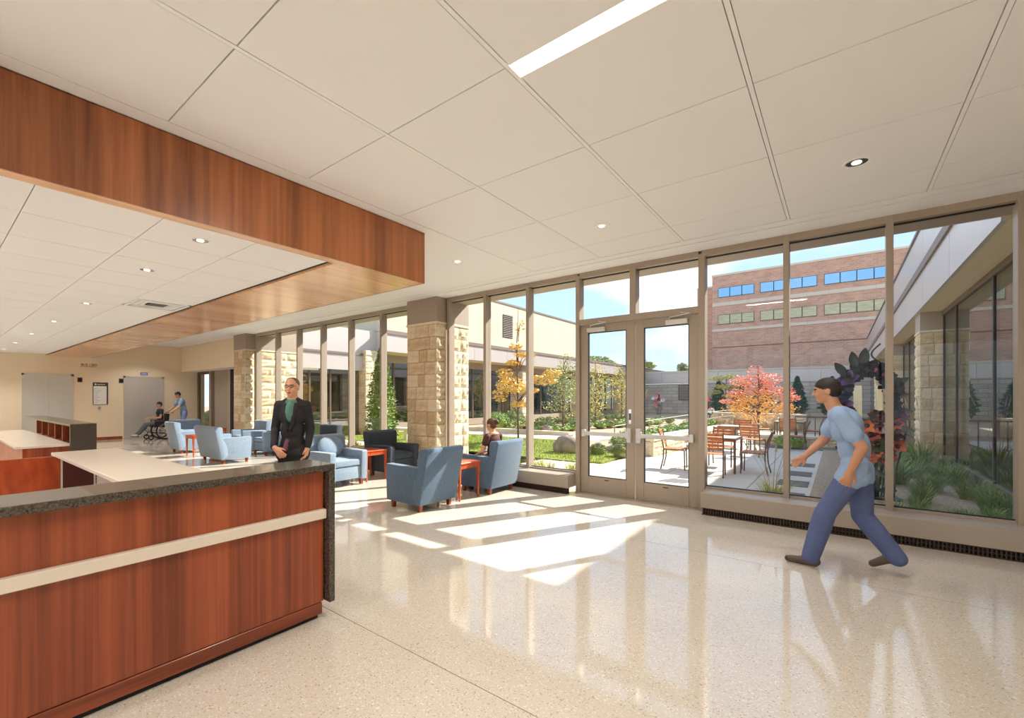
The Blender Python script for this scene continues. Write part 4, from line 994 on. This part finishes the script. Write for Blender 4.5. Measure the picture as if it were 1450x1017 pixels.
# ================================================================== OUTDOOR FURNITURE
def out_chair():
    o = empty('patio_chair'); s = .22
    for y in (-s, s):
        mk('rear_leg', MB().tube([(-.26, y, 0), (-.21, y, .22), (-.20, y, .44), (-.24, y, .66), (-.32, y, .86)], .014, 6), M['tgrey'], o, smooth=50)
        mk('front_leg', MB().tube([(.21, y, 0), (.20, y, .42)], .014, 6), M['tgrey'], o)
        mk('side_rail', MB().tube([(.2, y, .42), (-.2, y, .42)], .012, 6), M['tgrey'], o)
    for k in range(6): mk('seat_slat', MB().box(-.2 + k * .068, -.2 + k * .068 + .058, -s, s, .432, .446), M['teak'], o)
    for k in range(5):
        z = .52 + k * .068; x = -.215 - .105 * max(0, (z - .5)) / .36
        mk('back_slat', MB().obox((x, 0, z + .028), (.014, 2 * s, .056), Matrix.Rotation(-.22, 3, 'Y')), M['teak'], o)
    mk('cross_rail', MB().tube([(.2, -s, .40), (.2, s, .40)], .01, 6), M['tgrey'], o)
    return o
def out_table(w_=.8):
    o = empty('patio_table'); s = w_ / 2
    for k in range(9): mk('top_slat', MB().box(-s, s, -s + k * w_ / 9, -s + k * w_ / 9 + w_ / 9 - .008, .69, .71), mat('table_slat_grey', (188, 172, 152), .6) if k == 0 else bpy.data.materials['table_slat_grey'], o)
    mk('rim', MB().box(-s, s, -s - .02, -s, .66, .712).box(-s, s, s, s + .02, .66, .712).box(-s - .02, -s, -s - .02, s + .02, .66, .712).box(s, s + .02, -s - .02, s + .02, .66, .712), M['tgrey'], o)['kind'] = 'stuff'
    for a in (-1, 1):
        for b in (-1, 1): mk('leg', MB().box(a * s - .02, a * s + .02, b * s - .02, b * s + .02, 0, .66), M['tgrey'], o)
    return o
oc = out_chair(); ot = out_table(); n_c = 0; n_t = 0
def put(kind, x, y, a, lab):
    global n_c, n_t
    if kind == 'c': o = oc if n_c == 0 else copy_tree(oc); n_c += 1; tag(o, lab, 'chair', 'patio chairs')
    else: o = ot if n_t == 0 else copy_tree(ot); n_t += 1; tag(o, lab, 'table', 'patio tables')
    o.location = (x, y, 0); o.rotation_euler = (0, 0, a)
put('t', -2.02, 10.78, 0, 'nearest patio table, just outside the window right of the doors')
put('c', -1.33, 10.75, PI, 'patio chair at the right side of the nearest patio table')
put('c', -2.75, 10.4, .15, 'patio chair seen through the right door leaf, left of the nearest table')
put('c', -2.05, 11.5, -PI / 2, 'orange slatted patio chair on the far side of the nearest table')
put('c', -1.95, 9.93, PI / 2 + .1, 'patio chair tucked in at the window side of the nearest table')
put('t', -2.3, 15.0, 0, 'second patio table beside the pink maple')
put('c', -1.75, 13.9, PI / 2 - .2, 'patio chair with bright orange slatted back turned to the window, at the second table')
put('c', -3.1, 15.0, 0, 'patio chair left of the second patio table')
put('c', -2.3, 15.8, -PI / 2, 'patio chair behind the second patio table')
put('c', -.95, 15.85, PI, 'dark patio chair seen in profile right of the window mullion')
put('t', -1.3, 18.9, 0, 'third patio table near the guard rail')
put('c', -2.0, 18.7, 0, 'patio chair left of the third patio table')
put('c', -.7, 18.7, PI, 'patio chair right of the third patio table')
put('c', -1.3, 18.2, PI / 2, 'patio chair on the near side of the third patio table')
# pale stone bench beyond the left windows
bn = empty('stone_bench', (-12.2, 10.9, 0), .2, 'small pale bench on the lawn beyond the left windows', 'bench')
bx('seat', -.6, .6, -.2, .2, .36, .45, M['capstone'], bn, .01); bx('leg', -.5, -.38, -.17, .17, 0, .36, M['capstone'], bn); bx('leg', .38, .5, -.17, .17, 0, .36, M['capstone'], bn)

# ================================================================== FLOWER SCULPTURE
fs = empty('flower_sculpture', (.33, 9.1, 0), R(8), 'tall metal sculpture of dark and coral flowers on thin stems outside the right window', 'sculpture')
rf_ = random.Random(12)
bx('base_plate', -.36, .36, -.2, .2, .03, .06, M['petal_k'], fs)
def petal_mesh(L_, W_, cup, m, nm='petal'):
    v = []; f = []; n = 6
    for i in range(n + 1):
        t = i / n; w_ = W_ * math.sin(PI * min(.97, .12 + t * .85)) ** .8; z = cup * t * t
        v += [(t * L_, -w_, z + .25 * w_), (t * L_, 0, z), (t * L_, w_, z + .25 * w_)]
    for i in range(n):
        a = 3 * i; f += [(a, a + 1, a + 4, a + 3), (a + 1, a + 2, a + 5, a + 4)]
    nn = len(v); v += [(x, y, z - .004) for x, y, z in v]; f += [tuple(q + nn for q in g[::-1]) for g in list(f)]
    me = bpy.data.meshes.new(nm); me.from_pydata(v, [], f); me.materials.append(M[m]); me.polygons.foreach_set('use_smooth', [True] * len(me.polygons)); return me
PM = {m: petal_mesh(.12, .042, .03, m) for m in ('petal_r', 'petal_p', 'petal_d', 'petal_g', 'petal_k', 'petal_v', 'petal_o')}
def flower(c, s, m, m2, n, tilt=None, faces=None):
    """a flower whose axis points towards the window (local -y) with a tilt; the petals are its pieces"""
    ax = Vector(tilt or (rf_.uniform(-.5, .5), -1, rf_.uniform(-.3, .5))).normalized()
    q = ax.to_track_quat('Z', 'Y').to_matrix()
    c = Vector(c)
    hub = mk('flower_center', MB().lathe([(.0, .03 * s), (.035 * s, .024 * s), (.045 * s, .0), (.0, -.01)], n=10), M[m2], fs, smooth=60)
    hub.matrix_local = Matrix.Translation(c) @ q.to_4x4()
    for k in range(n):
        p = link('petal', PM[m], fs)
        p.matrix_local = Matrix.Translation(c) @ q.to_4x4() @ Matrix.Rotation(2 * PI * k / n + .2, 4, 'Z') @ Matrix.Rotation(rf_.uniform(-.5, -.05), 4, 'Y') @ Matrix.Scale(s * rf_.uniform(.9, 1.1), 4)
    return c
# arch ring of flowers and leaves; open at the middle where mirror panes stand
lo = [(-.12, .0, .72, 1.5, 'petal_p', 'petal_d', 9), (.05, -.04, .98, 1.25, 'petal_p', 'petal_d', 7), (-.02, -.05, 1.12, 1.0, 'petal_o', 'petal_d', 6), (.17, -.02, .90, 1.4, 'petal_d', 'petal_p', 8), (-.22, 0, 1.13, .9, 'petal_g', 'petal_p', 6),
      (.30, -.02, .70, 1.3, 'petal_r', 'petal_d', 8), (-.25, -.01, .92, 1.1, 'petal_d', 'petal_k', 8), (.12, -.04, 1.16, .9, 'petal_r', 'petal_g', 6), (.38, 0, 1.0, 1.2, 'petal_d', 'petal_k', 8), (-.38, 0, .75, 1.0, 'petal_v', 'petal_k', 7), (.05, -.02, .62, 1.0, 'petal_p', 'petal_o', 8),
      (.46, 0, .82, 1.0, 'petal_p', 'petal_d', 7), (-.3, .02, 1.32, 1.0, 'petal_k', 'petal_v', 7), (.45, .0, 1.25, 1.2, 'petal_v', 'petal_k', 7)]
for k in range(30):
    t = PI * (1.12 - 1.24 * (k % 17) / 16) + (k > 16) * .1; x = .42 * math.cos(t); z = 1.50 + .46 * math.sin(t)
    m, m2 = rf_.choice([('petal_d', 'petal_k'), ('petal_v', 'petal_r'), ('petal_k', 'petal_g'), ('petal_d', 'petal_p'), ('petal_d', 'petal_r'), ('petal_g', 'petal_d'), ('petal_k', 'petal_d')])
    lo.append((x, rf_.uniform(-.05, .05), z, rf_.uniform(1.0, 1.45), m, m2, rf_.choice([6, 7, 8])))
for k in range(14):
    lo.append((rf_.uniform(-.4, .5), rf_.uniform(-.06, .03), rf_.uniform(.62, 1.3), rf_.uniform(.8, 1.2), rf_.choice(['petal_p', 'petal_d', 'petal_d', 'petal_o', 'petal_r', 'petal_g']), rf_.choice(['petal_k', 'petal_d']), rf_.choice([6, 7, 8])))
for x, y, z, s, m, m2, n in lo:
    x *= .72; s *= .92
    flower((x, y, z), s, m, m2, n)
    if z < 1.0: mk('stem', MB().tube([(x * .55, .02, .05), (x * .7, .03, z * .5), (x, y + .01, z)], .011, 6), M['petal_k'], fs, smooth=60)
for x in (-.2, -.12, .0, .1, .3): mk('stem', MB().tube([(x, .03, .05), (x * 1.1, .03, .5), (x * 1.5, .04, 1.1)], .014, 6), M['petal_k'], fs, smooth=60)
lf = petal_mesh(.24, .06, .05, 'petal_k', 'metal_leaf')
for x, z, a, s in ((-.38, 1.88, 2.2, 1), (-.22, 2.0, 1.75, 1), (-.08, 2.02, 1.5, 1.1), (-.46, 1.7, 2.7, .9), (.4, 1.55, .2, .8), (.46, 1.35, -.1, .8), (.5, 1.1, -.3, .8), (-.5, 1.5, 3.0, .8), (.1, .45, -.6, .7), (-.1, .4, 3.6, .7), (-.3, .18, 3.3, .8), (.2, .15, .1, .8), (.44, 1.72, .6, .8)):
    p = link('metal_leaf', lf, fs); p.matrix_local = Matrix.Translation((x * .66, 0, z)) @ Matrix.Rotation(-a, 4, 'Y') @ Matrix.Rotation(R(90), 4, 'X') @ Matrix.Scale(s, 4)
sp_ = [(.12 + .09 * math.cos(t * 5) * (1 - t * .3), .05 * math.sin(t * 5), 1.98 + .36 * t) for t in [i / 24 for i in range(25)]]
mk('metal_curl', MB().tube(sp_, .012, 6), M['petal_k'], fs, smooth=60)
bx('mirror_pane', -.16, -.06, .02, .03, 1.22, 1.72, M['mirror'], fs); bx('mirror_pane', .10, .18, .02, .03, 1.22, 1.72, M['mirror'], fs); bx('lower_band', -.18, .2, .01, .03, 1.16, 1.22, M['petal_g'], fs)
# small coloured flower sculptures farther off
for x, y, lab in ((-5.4, 26.0, 'small pink and white flower sculpture in the bed beyond the seat wall'), (-12.2, 41.0, 'small red flower sculpture before the far wing door')):
    o = empty('small_flower_sculpture', (x, y, .05), 0, lab, 'sculpture'); big = 1.0 if y < 30 else 1.15
    for k in range(16):
        a = rf_.uniform(0, 6.28); rr2 = rf_.uniform(.1, .42) * big; z = rf_.uniform(.45, 1.5) * big
        c = Vector((rr2 * math.cos(a), -.05, z)); m = rf_.choice(['petal_r', 'petal_p', 'white', 'petal_p', 'petal_g'])
        q = Vector((rf_.uniform(-.5, .5), -1, .2)).to_track_quat('Z', 'Y').to_matrix().to_4x4()
        fm = MB()
        hub = mk('flower_head', MB().lathe([(.0, .04), (.08, .03), (.16, .05), (.15, .03), (.0, -.02)], n=8), M[m], o, smooth=60); hub.matrix_local = Matrix.Translation(c) @ q
        if k % 2 == 0: mk('stem', MB().tube([(c.x * .4, 0, -.05), tuple(c)], .015, 5), M['petal_k'], o)

# ================================================================== PEOPLE
def cap_geo(a, b, ra, rb, n=14, m=5):
    a, b = Vector(a), Vector(b); mb = MB(); d = b - a
    if d.length < 1e-6: d = Vector((0, 0, 1e-4))
    pts = []; rs = []
    dn = d.normalized()
    for i in range(m): t = (i + .15) / m * PI / 2; pts.append(a - dn * ra * math.cos(t)); rs.append(ra * math.sin(t))
    pts.append(a); rs.append(ra); pts.append(b); rs.append(rb)
    for i in range(m): t = PI / 2 - (i + .85) / m * PI / 2 + .15 / m * 0; pts.append(b + dn * rb * math.cos(t)); rs.append(max(.0005, rb * math.sin(t)))
    mb.tube(pts, rs, n); return mb
def body(name, prims, tags, voxel, parent=None, smooth_it=6):
    """prims: ('c', a, b, ra, rb, tag) capsules and ('e', centre, (rx,ry,rz), rot, tag) ellipsoids, fused into one surface by a voxel remesh"""
    v = []; f = []
    for p in prims:
        if p[0] == 'c': g = cap_geo(*p[1:5])
        else:
            g = MB().sphere((0, 0, 0), 1, 18, 12, p[2]); rot = p[3]
            g.v = [tuple((rot @ Vector(q) if rot else Vector(q)) + Vector(p[1])) for q in g.v]
        n = len(v); v += g.v; f += [tuple(i + n for i in q) for q in g.f]
    me = bpy.data.meshes.new('tmp'); me.from_pydata(v, [], f)
    b = bmesh.new(); b.from_mesh(me); bmesh.ops.remove_doubles(b, verts=b.verts, dist=1e-5); bmesh.ops.recalc_face_normals(b, faces=b.faces); b.to_mesh(me); b.free()
    o = bpy.data.objects.new('tmp', me); COL.objects.link(o)
    md = o.modifiers.new('r', 'REMESH'); md.mode = 'VOXEL'; md.voxel_size = voxel
    ms = o.modifiers.new('s', 'SMOOTH'); ms.factor = .5; ms.iterations = smooth_it
    bpy.context.view_layer.update()
    dg = bpy.context.evaluated_depsgraph_get(); me2 = bpy.data.meshes.new_from_object(o.evaluated_get(dg)); me2.name = name
    bpy.data.objects.remove(o); bpy.data.meshes.remove(me)
    nv = len(me2.vertices); co = np.empty(nv * 3, 'f'); me2.vertices.foreach_get('co', co); co = co.reshape(-1, 3)
    best = np.full(nv, 9e9); bt = np.zeros(nv, int); tl = list(tags)
    for p in prims:
        if p[0] == 'c':
            a = np.array(p[1]); d = np.array(p[2]) - a; L2 = max(1e-9, d @ d); t = np.clip(((co - a) @ d) / L2, 0, 1)
            dist = np.linalg.norm(co - (a + t[:, None] * d), axis=1) - (p[3] + (p[4] - p[3]) * t)
        else:
            q = co - np.array(p[1])
            if p[3]: q = q @ np.array(p[3])
            rr_ = np.array(p[2]); k = np.linalg.norm(q / rr_, axis=1); dist = (k - 1) * rr_.min()
        m = dist < best - .0005; best[m] = dist[m]; bt[m] = tl.index(p[-1])
    for t in tl: me2.materials.append(M[tags[t]])
    nl = len(me2.loops); npoly = len(me2.polygons); lv_ = np.empty(nl, 'i'); me2.loops.foreach_get('vertex_index', lv_)
    ls = np.empty(npoly, 'i'); me2.polygons.foreach_get('loop_start', ls)
    me2.polygons.foreach_set('material_index', bt[lv_[ls]].astype('i')); me2.polygons.foreach_set('use_smooth', [True] * npoly)
    return link(name, me2, parent)
def lerp(a, b, t): return tuple(a[i] + (b[i] - a[i]) * t for i in range(3))
def head(P, c, yaw=0, pitch=0, s=1.0, hair='short', glasses=False, neck=None):
    """c = head centre; face along local +y turned by yaw, tipped by pitch"""
    Rm = Matrix.Rotation(yaw, 3, 'Z') @ Matrix.Rotation(-pitch, 3, 'X'); c = Vector(c)
    W = lambda x, y, z: tuple(c + Rm @ Vector((x * s, y * s, z * s)))
    E_ = lambda x, y, z, r, t: P.append(('e', W(x, y, z), tuple(q * s for q in r), Rm, t))
    E_(0, -.005, .025, (.074, .094, .088), 'skin'); E_(0, .018, -.045, (.055, .068, .065), 'skin'); E_(0, .05, -.085, (.028, .03, .022), 'skin')
    P.append(('c', W(0, .082, .012), W(0, .102, -.022), .009 * s, .014 * s, 'skin'))
    for q in (-1, 1):
        E_(q * .075, -.005, -.005, (.010, .020, .030), 'skin'); E_(q * .031, .0845, .012, (.010, .006, .004), 'eye'); P.append(('c', W(q * .015, .088, .030), W(q * .048, .078, .030), .005 * s, .004 * s, 'hair'))
        E_(q * .035, .06, -.03, (.026, .024, .022), 'skin')
    E_(0, .083, -.055, (.022, .010, .007), 'mouth')
    if hair == 'short':
        E_(0, -.014, .045, (.080, .098, .082), 'hair'); E_(0, -.045, .01, (.078, .070, .075), 'hair')
    elif hair == 'thin':
        E_(0, -.02, .045, (.077, .092, .075), 'hair')
    elif hair == 'bun':
        E_(0, -.018, .04, (.083, .100, .085), 'hair'); E_(0, -.05, .0, (.078, .070, .075), 'hair'); E_(0, -.125, .055, (.040, .042, .042), 'hair'); E_(.0, -.15, .03, (.02, .03, .035), 'hair')
    if neck: P.append(('c', neck, W(0, -.02, -.06), .058 * s, .052 * s, 'skin'))
def hand(P, wrist, d, side, palm_n, s=1.0, curl=.5):
    """wrist point, direction d of the hand, palm normal palm_n; thumb leaves on the side given by side"""
    d = Vector(d).normalized(); n_ = Vector(palm_n); n_ = (n_ - d * n_.dot(d)).normalized(); lat = d.cross(n_) * side; w_ = Vector(wrist)
    A = lambda u, l, n2: tuple(w_ + d * u * s + lat * l * s + n_ * n2 * s)
    P.append(('c', A(.015, .012, 0), A(.07, .018, 0), .022 * s, .017 * s, 'skin')); P.append(('c', A(.015, -.012, 0), A(.07, -.018, 0), .022 * s, .016 * s, 'skin')); P.append(('c', A(-.02, 0, 0), A(.03, 0, 0), .027 * s, .026 * s, 'skin'))
    for k, (l, ln) in enumerate(((.030, .068), (.010, .078), (-.011, .072), (-.031, .056))):
        c0, c1 = curl * (.6 + .1 * k), curl * (1.3 + .12 * k)
        p0 = (.078 - abs(l) * .25, l, 0); p1 = (p0[0] + ln * .5 * math.cos(c0), l * 1.12, ln * .5 * math.sin(c0)); p2 = (p1[0] + ln * .5 * math.cos(c1), l * 1.15, p1[2] + ln * .5 * math.sin(c1))
        P.append(('c', A(*p0), A(*p1), .0098 * s, .0088 * s, 'skin')); P.append(('c', A(*p1), A(*p2), .0088 * s, .0074 * s, 'skin'))
    P.append(('c', A(.02, .028, .006), A(.052, .052, .016), .013 * s, .011 * s, 'skin')); P.append(('c', A(.052, .052, .016), A(.08, .058, .026), .0105 * s, .0085 * s, 'skin'))
def limb(P, a, b, ra, rb, t, bulge=.0, at=.35):
    m = lerp(a, b, at); P.append(('c', a, m, ra, (ra + rb) / 2 + bulge, t)); P.append(('c', m, b, (ra + rb) / 2 + bulge, rb, t))
def shoe(P, heel, d, L_=.27, t='shoe', up=None):
    d = Vector(d).normalized(); h = Vector(heel); u = Vector(up or (0, 0, 1))
    A = lambda f_, z: tuple(h + d * f_ + u * z)
    P.append(('c', A(.03, .036), A(.12, .036), .036, .036, t)); P.append(('c', A(.12, .036), A(L_ - .045, .028), .040, .030, t)); P.append(('c', A(.02, .05), A(.06, .09), .038, .04, t))
# ---- walking man in blue scrubs (local +y = walking direction, x = his right)
def walker():
    P = []
    P += [('c', (-.09, .0, .90), (-.092, .035, .83), .106, .104, 'top'), ('c', (.09, -.04, .90), (.092, -.045, .83), .106, .104, 'top'), ('e', (0, .0, 1.10), (.155, .118, .17), None, 'top'), ('e', (0, .05, 1.28), (.172, .122, .17), None, 'top'), ('e', (0, .09, 1.38), (.155, .10, .09), None, 'top'), ('c', (-.135, .10, 1.405), (.135, .10, 1.405), .062, .062, 'top'), ('c', (0, .11, 1.40), (0, .15, 1.48), .062, .056, 'skin'),
          ('c', (-.075, -.01, .95), (.075, -.01, .95), .104, .104, 'top'), ('c', (-.07, -.02, .86), (.07, -.02, .86), .104, .104, 'top')]
    hl, kl, al = (-.09, .0, .90), (-.10, .20, .50), (-.10, .30, .10)
    hr_, kr, ar = (.09, -.04, .90), (.10, -.06, .48), (.10, -.29, .15)
    for h, k, a in ((hl, kl, al), (hr_, kr, ar)):
        limb(P, h, k, .098, .080, 'pants', .004); limb(P, k, a, .082, .070, 'pants', .006)
    shoe(P, (-.10, .245, 0.0), (0, 1, 0.04))
    P.append(('c', al, (-.10, .29, .08), .05, .045, 'shoe'))
    shoe(P, (.10, -.34, .15), Vector((0, .88, -.47)), .27, up=Vector((0, .47, .88)))
    sl, el, wl = (-.20, .09, 1.38), (-.235, -.05, 1.12), (-.21, .03, .90)
    sr, er, wr_ = (.20, .10, 1.38), (.235, .22, 1.13), (.20, .36, .97)
    for s, e, w_ in ((sl, el, wl), (sr, er, wr_)):
        P.append(('c', s, lerp(s, e, .6), .066, .072, 'top')); P.append(('c', lerp(s, e, .5), e, .046, .043, 'skin')); limb(P, e, w_, .043, .028, 'skin', .003)
    hand(P, wl, (.0, .35, -1), 1, (1, 0, 0), curl=.6); hand(P, wr_, (0, 1, -.9), -1, (-1, 0, 0), curl=.45)
    head(P, (0, .19, 1.60), 0, .12, neck=(0, .13, 1.44))
    return P
tg = dict(skin='skin2', top='scrub_t', pants='scrub_b', shoe='shoe', hair='hair', mouth='mouth', eye='eye')
wk = body('person', walker(), tg, .0075)
wk.location = (.10, 5.28, 0); wk.rotation_euler = (0, 0, R(90)); tag(wk, 'man in light blue scrub top and darker blue trousers walking past the right window', 'person')
# ---- standing man in dark suit
def suited():
    P = []
    P += [('e', (0, 0, .98), (.15, .11, .16), None, 'suit'), ('e', (0, .0, 1.14), (.145, .11, .18), None, 'suit'), ('e', (0, .0, 1.34), (.165, .115, .18), None, 'suit'), ('c', (-.11, 0, 1.45), (.11, 0, 1.45), .062, .062, 'suit'), ('c', (-.12, 0, 1.46), (0, 0, 1.51), .05, .06, 'suit'), ('c', (.12, 0, 1.46), (0, 0, 1.51), .05, .06, 'suit'),
          ('c', (-.09, .0, .86), (.09, 0, .86), .115, .115, 'suit'), ('e', (0, .06, 1.37), (.058, .078, .14), None, 'shirt'), ('e', (0, .03, 1.49), (.072, .068, .035), None, 'shirt'), ('c', (0, .01, 1.48), (0, .02, 1.57), .058, .054, 'skin'),
          ('c', (-.075, .085, 1.44), (-.02, .125, 1.16), .024, .018, 'suit'), ('c', (.075, .085, 1.44), (.02, .125, 1.16), .024, .018, 'suit'), ('c', (.03, .11, 1.02), (.05, .115, .93), .022, .03, 'lining')]
    for s, kx, ky in ((-1, .12, .05), (1, .10, -.03)):
        limb(P, (s * .085, 0, .90), (s * kx, ky + .03, .50), .098, .075, 'trs', .0); limb(P, (s * kx, ky + .03, .50), (s * kx, ky, .10), .075, .062, 'trs', .006)
        shoe(P, (s * kx, ky - .07, 0), (s * .15, 1, 0))
    sl, el, wl = (-.165, 0, 1.445), (-.205, -.03, 1.16), (-.20, .05, .96)
    sr, er, wr_ = (.165, 0, 1.445), (.215, -.01, 1.16), (.16, .16, .96)
    for s, e, w_ in ((sl, el, wl), (sr, er, wr_)): limb(P, s, e, .062, .054, 'suit'); limb(P, e, w_, .054, .042, 'suit')
    hand(P, (.13, .185, .94), (-.7, .25, -.7), 1, (0, -1, -.2), curl=.7, s=1.08); hand(P, (-.2, .065, .93), (.1, .2, -1), -1, (1, 0, 0), curl=.6)
    head(P, (0, .03, 1.66), 0, 0, hair='thin', neck=(0, .01, 1.53), s=1.07)
    return P
sm = body('person', suited(), dict(skin='skin', suit='suit', shirt='teal', trs='suit', lining='mauve', shoe='shoe', hair='hairg', mouth='mouth', eye='eye'), .0078)
sm.location = (-5.15, 2.9, 0); sm.rotation_euler = (0, 0, R(-140)); tag(sm, 'man in black suit jacket and teal shirt standing behind the granite desk corner', 'person')
gs = mk('eyeglasses', MB().tube([(-.03 + .024 * math.cos(t), .0, .018 * math.sin(t)) for t in [i * PI / 6 for i in range(12)]], .0025, 5, True).tube([(.03 + .024 * math.cos(t), .0, .018 * math.sin(t)) for t in [i * PI / 6 for i in range(12)]], .0025, 5, True).tube([(-.007, 0, .004), (.007, 0, .004)], .0025, 5).tube([(.054, 0, .004), (.077, -.1, .004)], .0025, 5).tube([(-.054, 0, .004), (-.077, -.1, .004)], .0025, 5), M['eye'], sm, loc=(0, .130, 1.674)); gs['kind'] = 'stuff'
# ---- seated woman (faces +y local, seat at z .46)
def seated(hair, sleeves, lean=.0, arm='lap', legs=.0):
    P = []
    P += [('e', (0, 0, .58), (.17, .14, .12), None, 'pants'), ('e', (0, .0 + lean * .2, .74), (.145, .105, .16), None, 'top'), ('e', (0, .01 + lean * .6, .92), (.165, .11, .15), None, 'top'), ('c', (-.13, lean * .8, 1.01), (.13, lean * .8, 1.01), .052, .052, 'top'),
          ('c', (0, lean * .8, 1.02), (0, .01 + lean, 1.10), .052, .046, 'skin'), ('e', (0, lean * .8 - .035, 1.045), (.10, .06, .035), None, 'skin')]
    kz = .50
    for s in (-1, 1):
        k = (s * .11, .43, kz); a = (s * .11, .46 + legs, .10 + legs * .35)
        limb(P, (s * .09, .03, .55), k, .092, .066, 'pants'); limb(P, k, a, .064, .044, 'pants', .004)
        shoe(P, (s * .11, .40 + legs, .0 + legs * .35), (0, 1, 0), .25)
        sh = (s * .185, lean * .8, 1.0); e = (s * .24, .07 + lean * .4, .74); w_ = (s * .17, .27, .66) if arm == 'lap' else (s * .24, .30, .72)
        P.append(('c', sh, lerp(sh, e, sleeves), .058, .056, 'top')); P.append(('c', lerp(sh, e, sleeves * .8), e, .040, .037, 'skin')); limb(P, e, w_, .038, .026, 'skin', .002)
        hand(P, w_, (-s * .5, 1, -.1), s, (0, 0, -1), s=.92, curl=.5)
    head(P, (0, .04 + lean, 1.20), .0, .08, hair=hair, s=.97, neck=(0, .01 + lean, 1.06))
    return P
wm = body('person', seated('bun', .42, .03), dict(skin='skin', top='maroon', pants='navy', shoe='shoe', hair='hairb', mouth='mouth', eye='eye'), .0078)
wm.scale = (.93, .93, .93); wm.location = (-4.40, 6.03, -.03); wm.rotation_euler = (0, 0, R(90)); tag(wm, 'woman with brown hair in a bun and maroon top seated in the window armchair', 'person')
# ---- wheelchair with patient and aide, moving towards -y
wc = empty('wheelchair', (-19.3, 5.62, 0), PI, 'black wheelchair in front of the right elevator', 'wheelchair')
def ring(c, r, th, ax='x', n=28): return [(c[0], c[1] + r * math.cos(2 * PI * k / n), c[2] + r * math.sin(2 * PI * k / n)) for k in range(n)]
for s in (-1, 1):
    t = mk('wheel', MB().tube(ring((s * .30, -.12, .305), .285, 0), .024, 7, True), M['rubber'], wc, smooth=60)
    mk('hand_rim', MB().tube(ring((s * .335, -.12, .305), .25, 0), .008, 5, True), M['chrome'], t, smooth=60)
    sp2 = MB()
    for k in range(8): a = k * PI / 4; sp2.tube([(s * .30, -.12, .305), (s * .30, -.12 + .28 * math.cos(a), .305 + .28 * math.sin(a))], .005, 4)
    mk('spokes', sp2, M['rubber'], t)['kind'] = 'stuff'
    mk('caster', MB().tube(ring((s * .26, .32, .09), .07, 0, n=16), .022, 6, True), M['rubber'], wc, smooth=60); mk('caster_fork', MB().tube([(s * .26, .32, .09), (s * .26, .30, .2), (s * .24, .26, .3)], .012, 5), M['rubber'], wc)
    mk('armrest', MB().box(s * .25 - .025, s * .25 + .025, -.18, .2, .68, .71), M['rubber'], wc, .006)
    mk('arm_frame', MB().tube([(s * .25, -.2, .45), (s * .25, -.18, .68)], .012, 6).tube([(s * .25, .18, .68), (s * .25, .2, .42)], .012, 6), M['rubber'], wc)['kind'] = 'stuff'
    mk('side_frame', MB().tube([(s * .24, -.25, .2), (s * .24, .28, .25), (s * .22, .45, .42), (s * .22, .72, .17)], .012, 6), M['rubber'], wc)
    mk('push_handle', MB().tube([(s * .22, -.22, .4), (s * .22, -.26, .95), (s * .22, -.40, .96)], .013, 6), M['rubber'], wc)
    mk('skirt_guard', MB().box(s * .25 - .008, s * .25 + .008, -.2, .2, .45, .66), M['rubber'], wc)
    mk('footplate', MB().box(s * .12 - .07, s * .12 + .07, .66, .82, .13, .15), M['rubber'], wc)
mk('seat', MB().box(-.23, .23, -.2, .24, .46, .50), M['navy'], wc, .01); mk('backrest', MB().box(-.22, .22, -.25, -.22, .5, .93), M['black'], wc, .01)
P = seated('short', .4, 0, 'arm', .22)
pt_ = body('person', P, dict(skin='skin2', top='navy', pants='greyp', shoe='shoe_w', hair='hair', mouth='mouth', eye='eye'), .011)
pt_.location = (-19.3, 5.66, .055); pt_.rotation_euler = (0, 0, PI); tag(pt_, 'patient in dark shirt and grey trousers sitting in the wheelchair', 'person')
def aide():
    P = []
    P += [('e', (0, -.02, .98), (.16, .115, .13), None, 'pants'), ('e', (0, .02, 1.14), (.155, .115, .17), None, 'top'), ('e', (0, .07, 1.32), (.175, .12, .17), None, 'top'), ('c', (-.14, .11, 1.44), (.14, .11, 1.44), .06, .06, 'top'), ('c', (0, .12, 1.43), (0, .15, 1.51), .06, .055, 'skin'), ('c', (-.09, -.01, .94), (.09, -.01, .94), .09, .09, 'top')]
    for s, ky, ay in ((-1, .12, .06), (1, -.02, -.22)):
        limb(P, (s * .09, -.02, .92), (s * .10, ky, .50), .095, .074, 'pants'); limb(P, (s * .10, ky, .50), (s * .10, ay, .10), .074, .06, 'pants'); shoe(P, (s * .10, ay - .06, 0), (0, 1, 0))
        sh, e, w_ = (s * .20, .11, 1.42), (s * .25, .24, 1.16), (s * .22, .46, 1.0)
        P.append(('c', sh, lerp(sh, e, .6), .066, .07, 'top')); P.append(('c', lerp(sh, e, .5), e, .045, .042, 'skin')); limb(P, e, w_, .042, .028, 'skin'); hand(P, w_, (0, 1, -.4), -s, (0, 0, -1), curl=.9)
    head(P, (0, .20, 1.62), 0, .35, neck=(0, .14, 1.48)); return P
ad_ = body('person', aide(), dict(skin='skin', top='scrub_t', pants='scrub_l', shoe='shoe', hair='hair', mouth='mouth', eye='eye'), .011)
ad_.location = (-19.3, 6.42, 0); ad_.rotation_euler = (0, 0, PI); tag(ad_, 'aide in blue scrubs pushing the wheelchair beside the elevator', 'person')
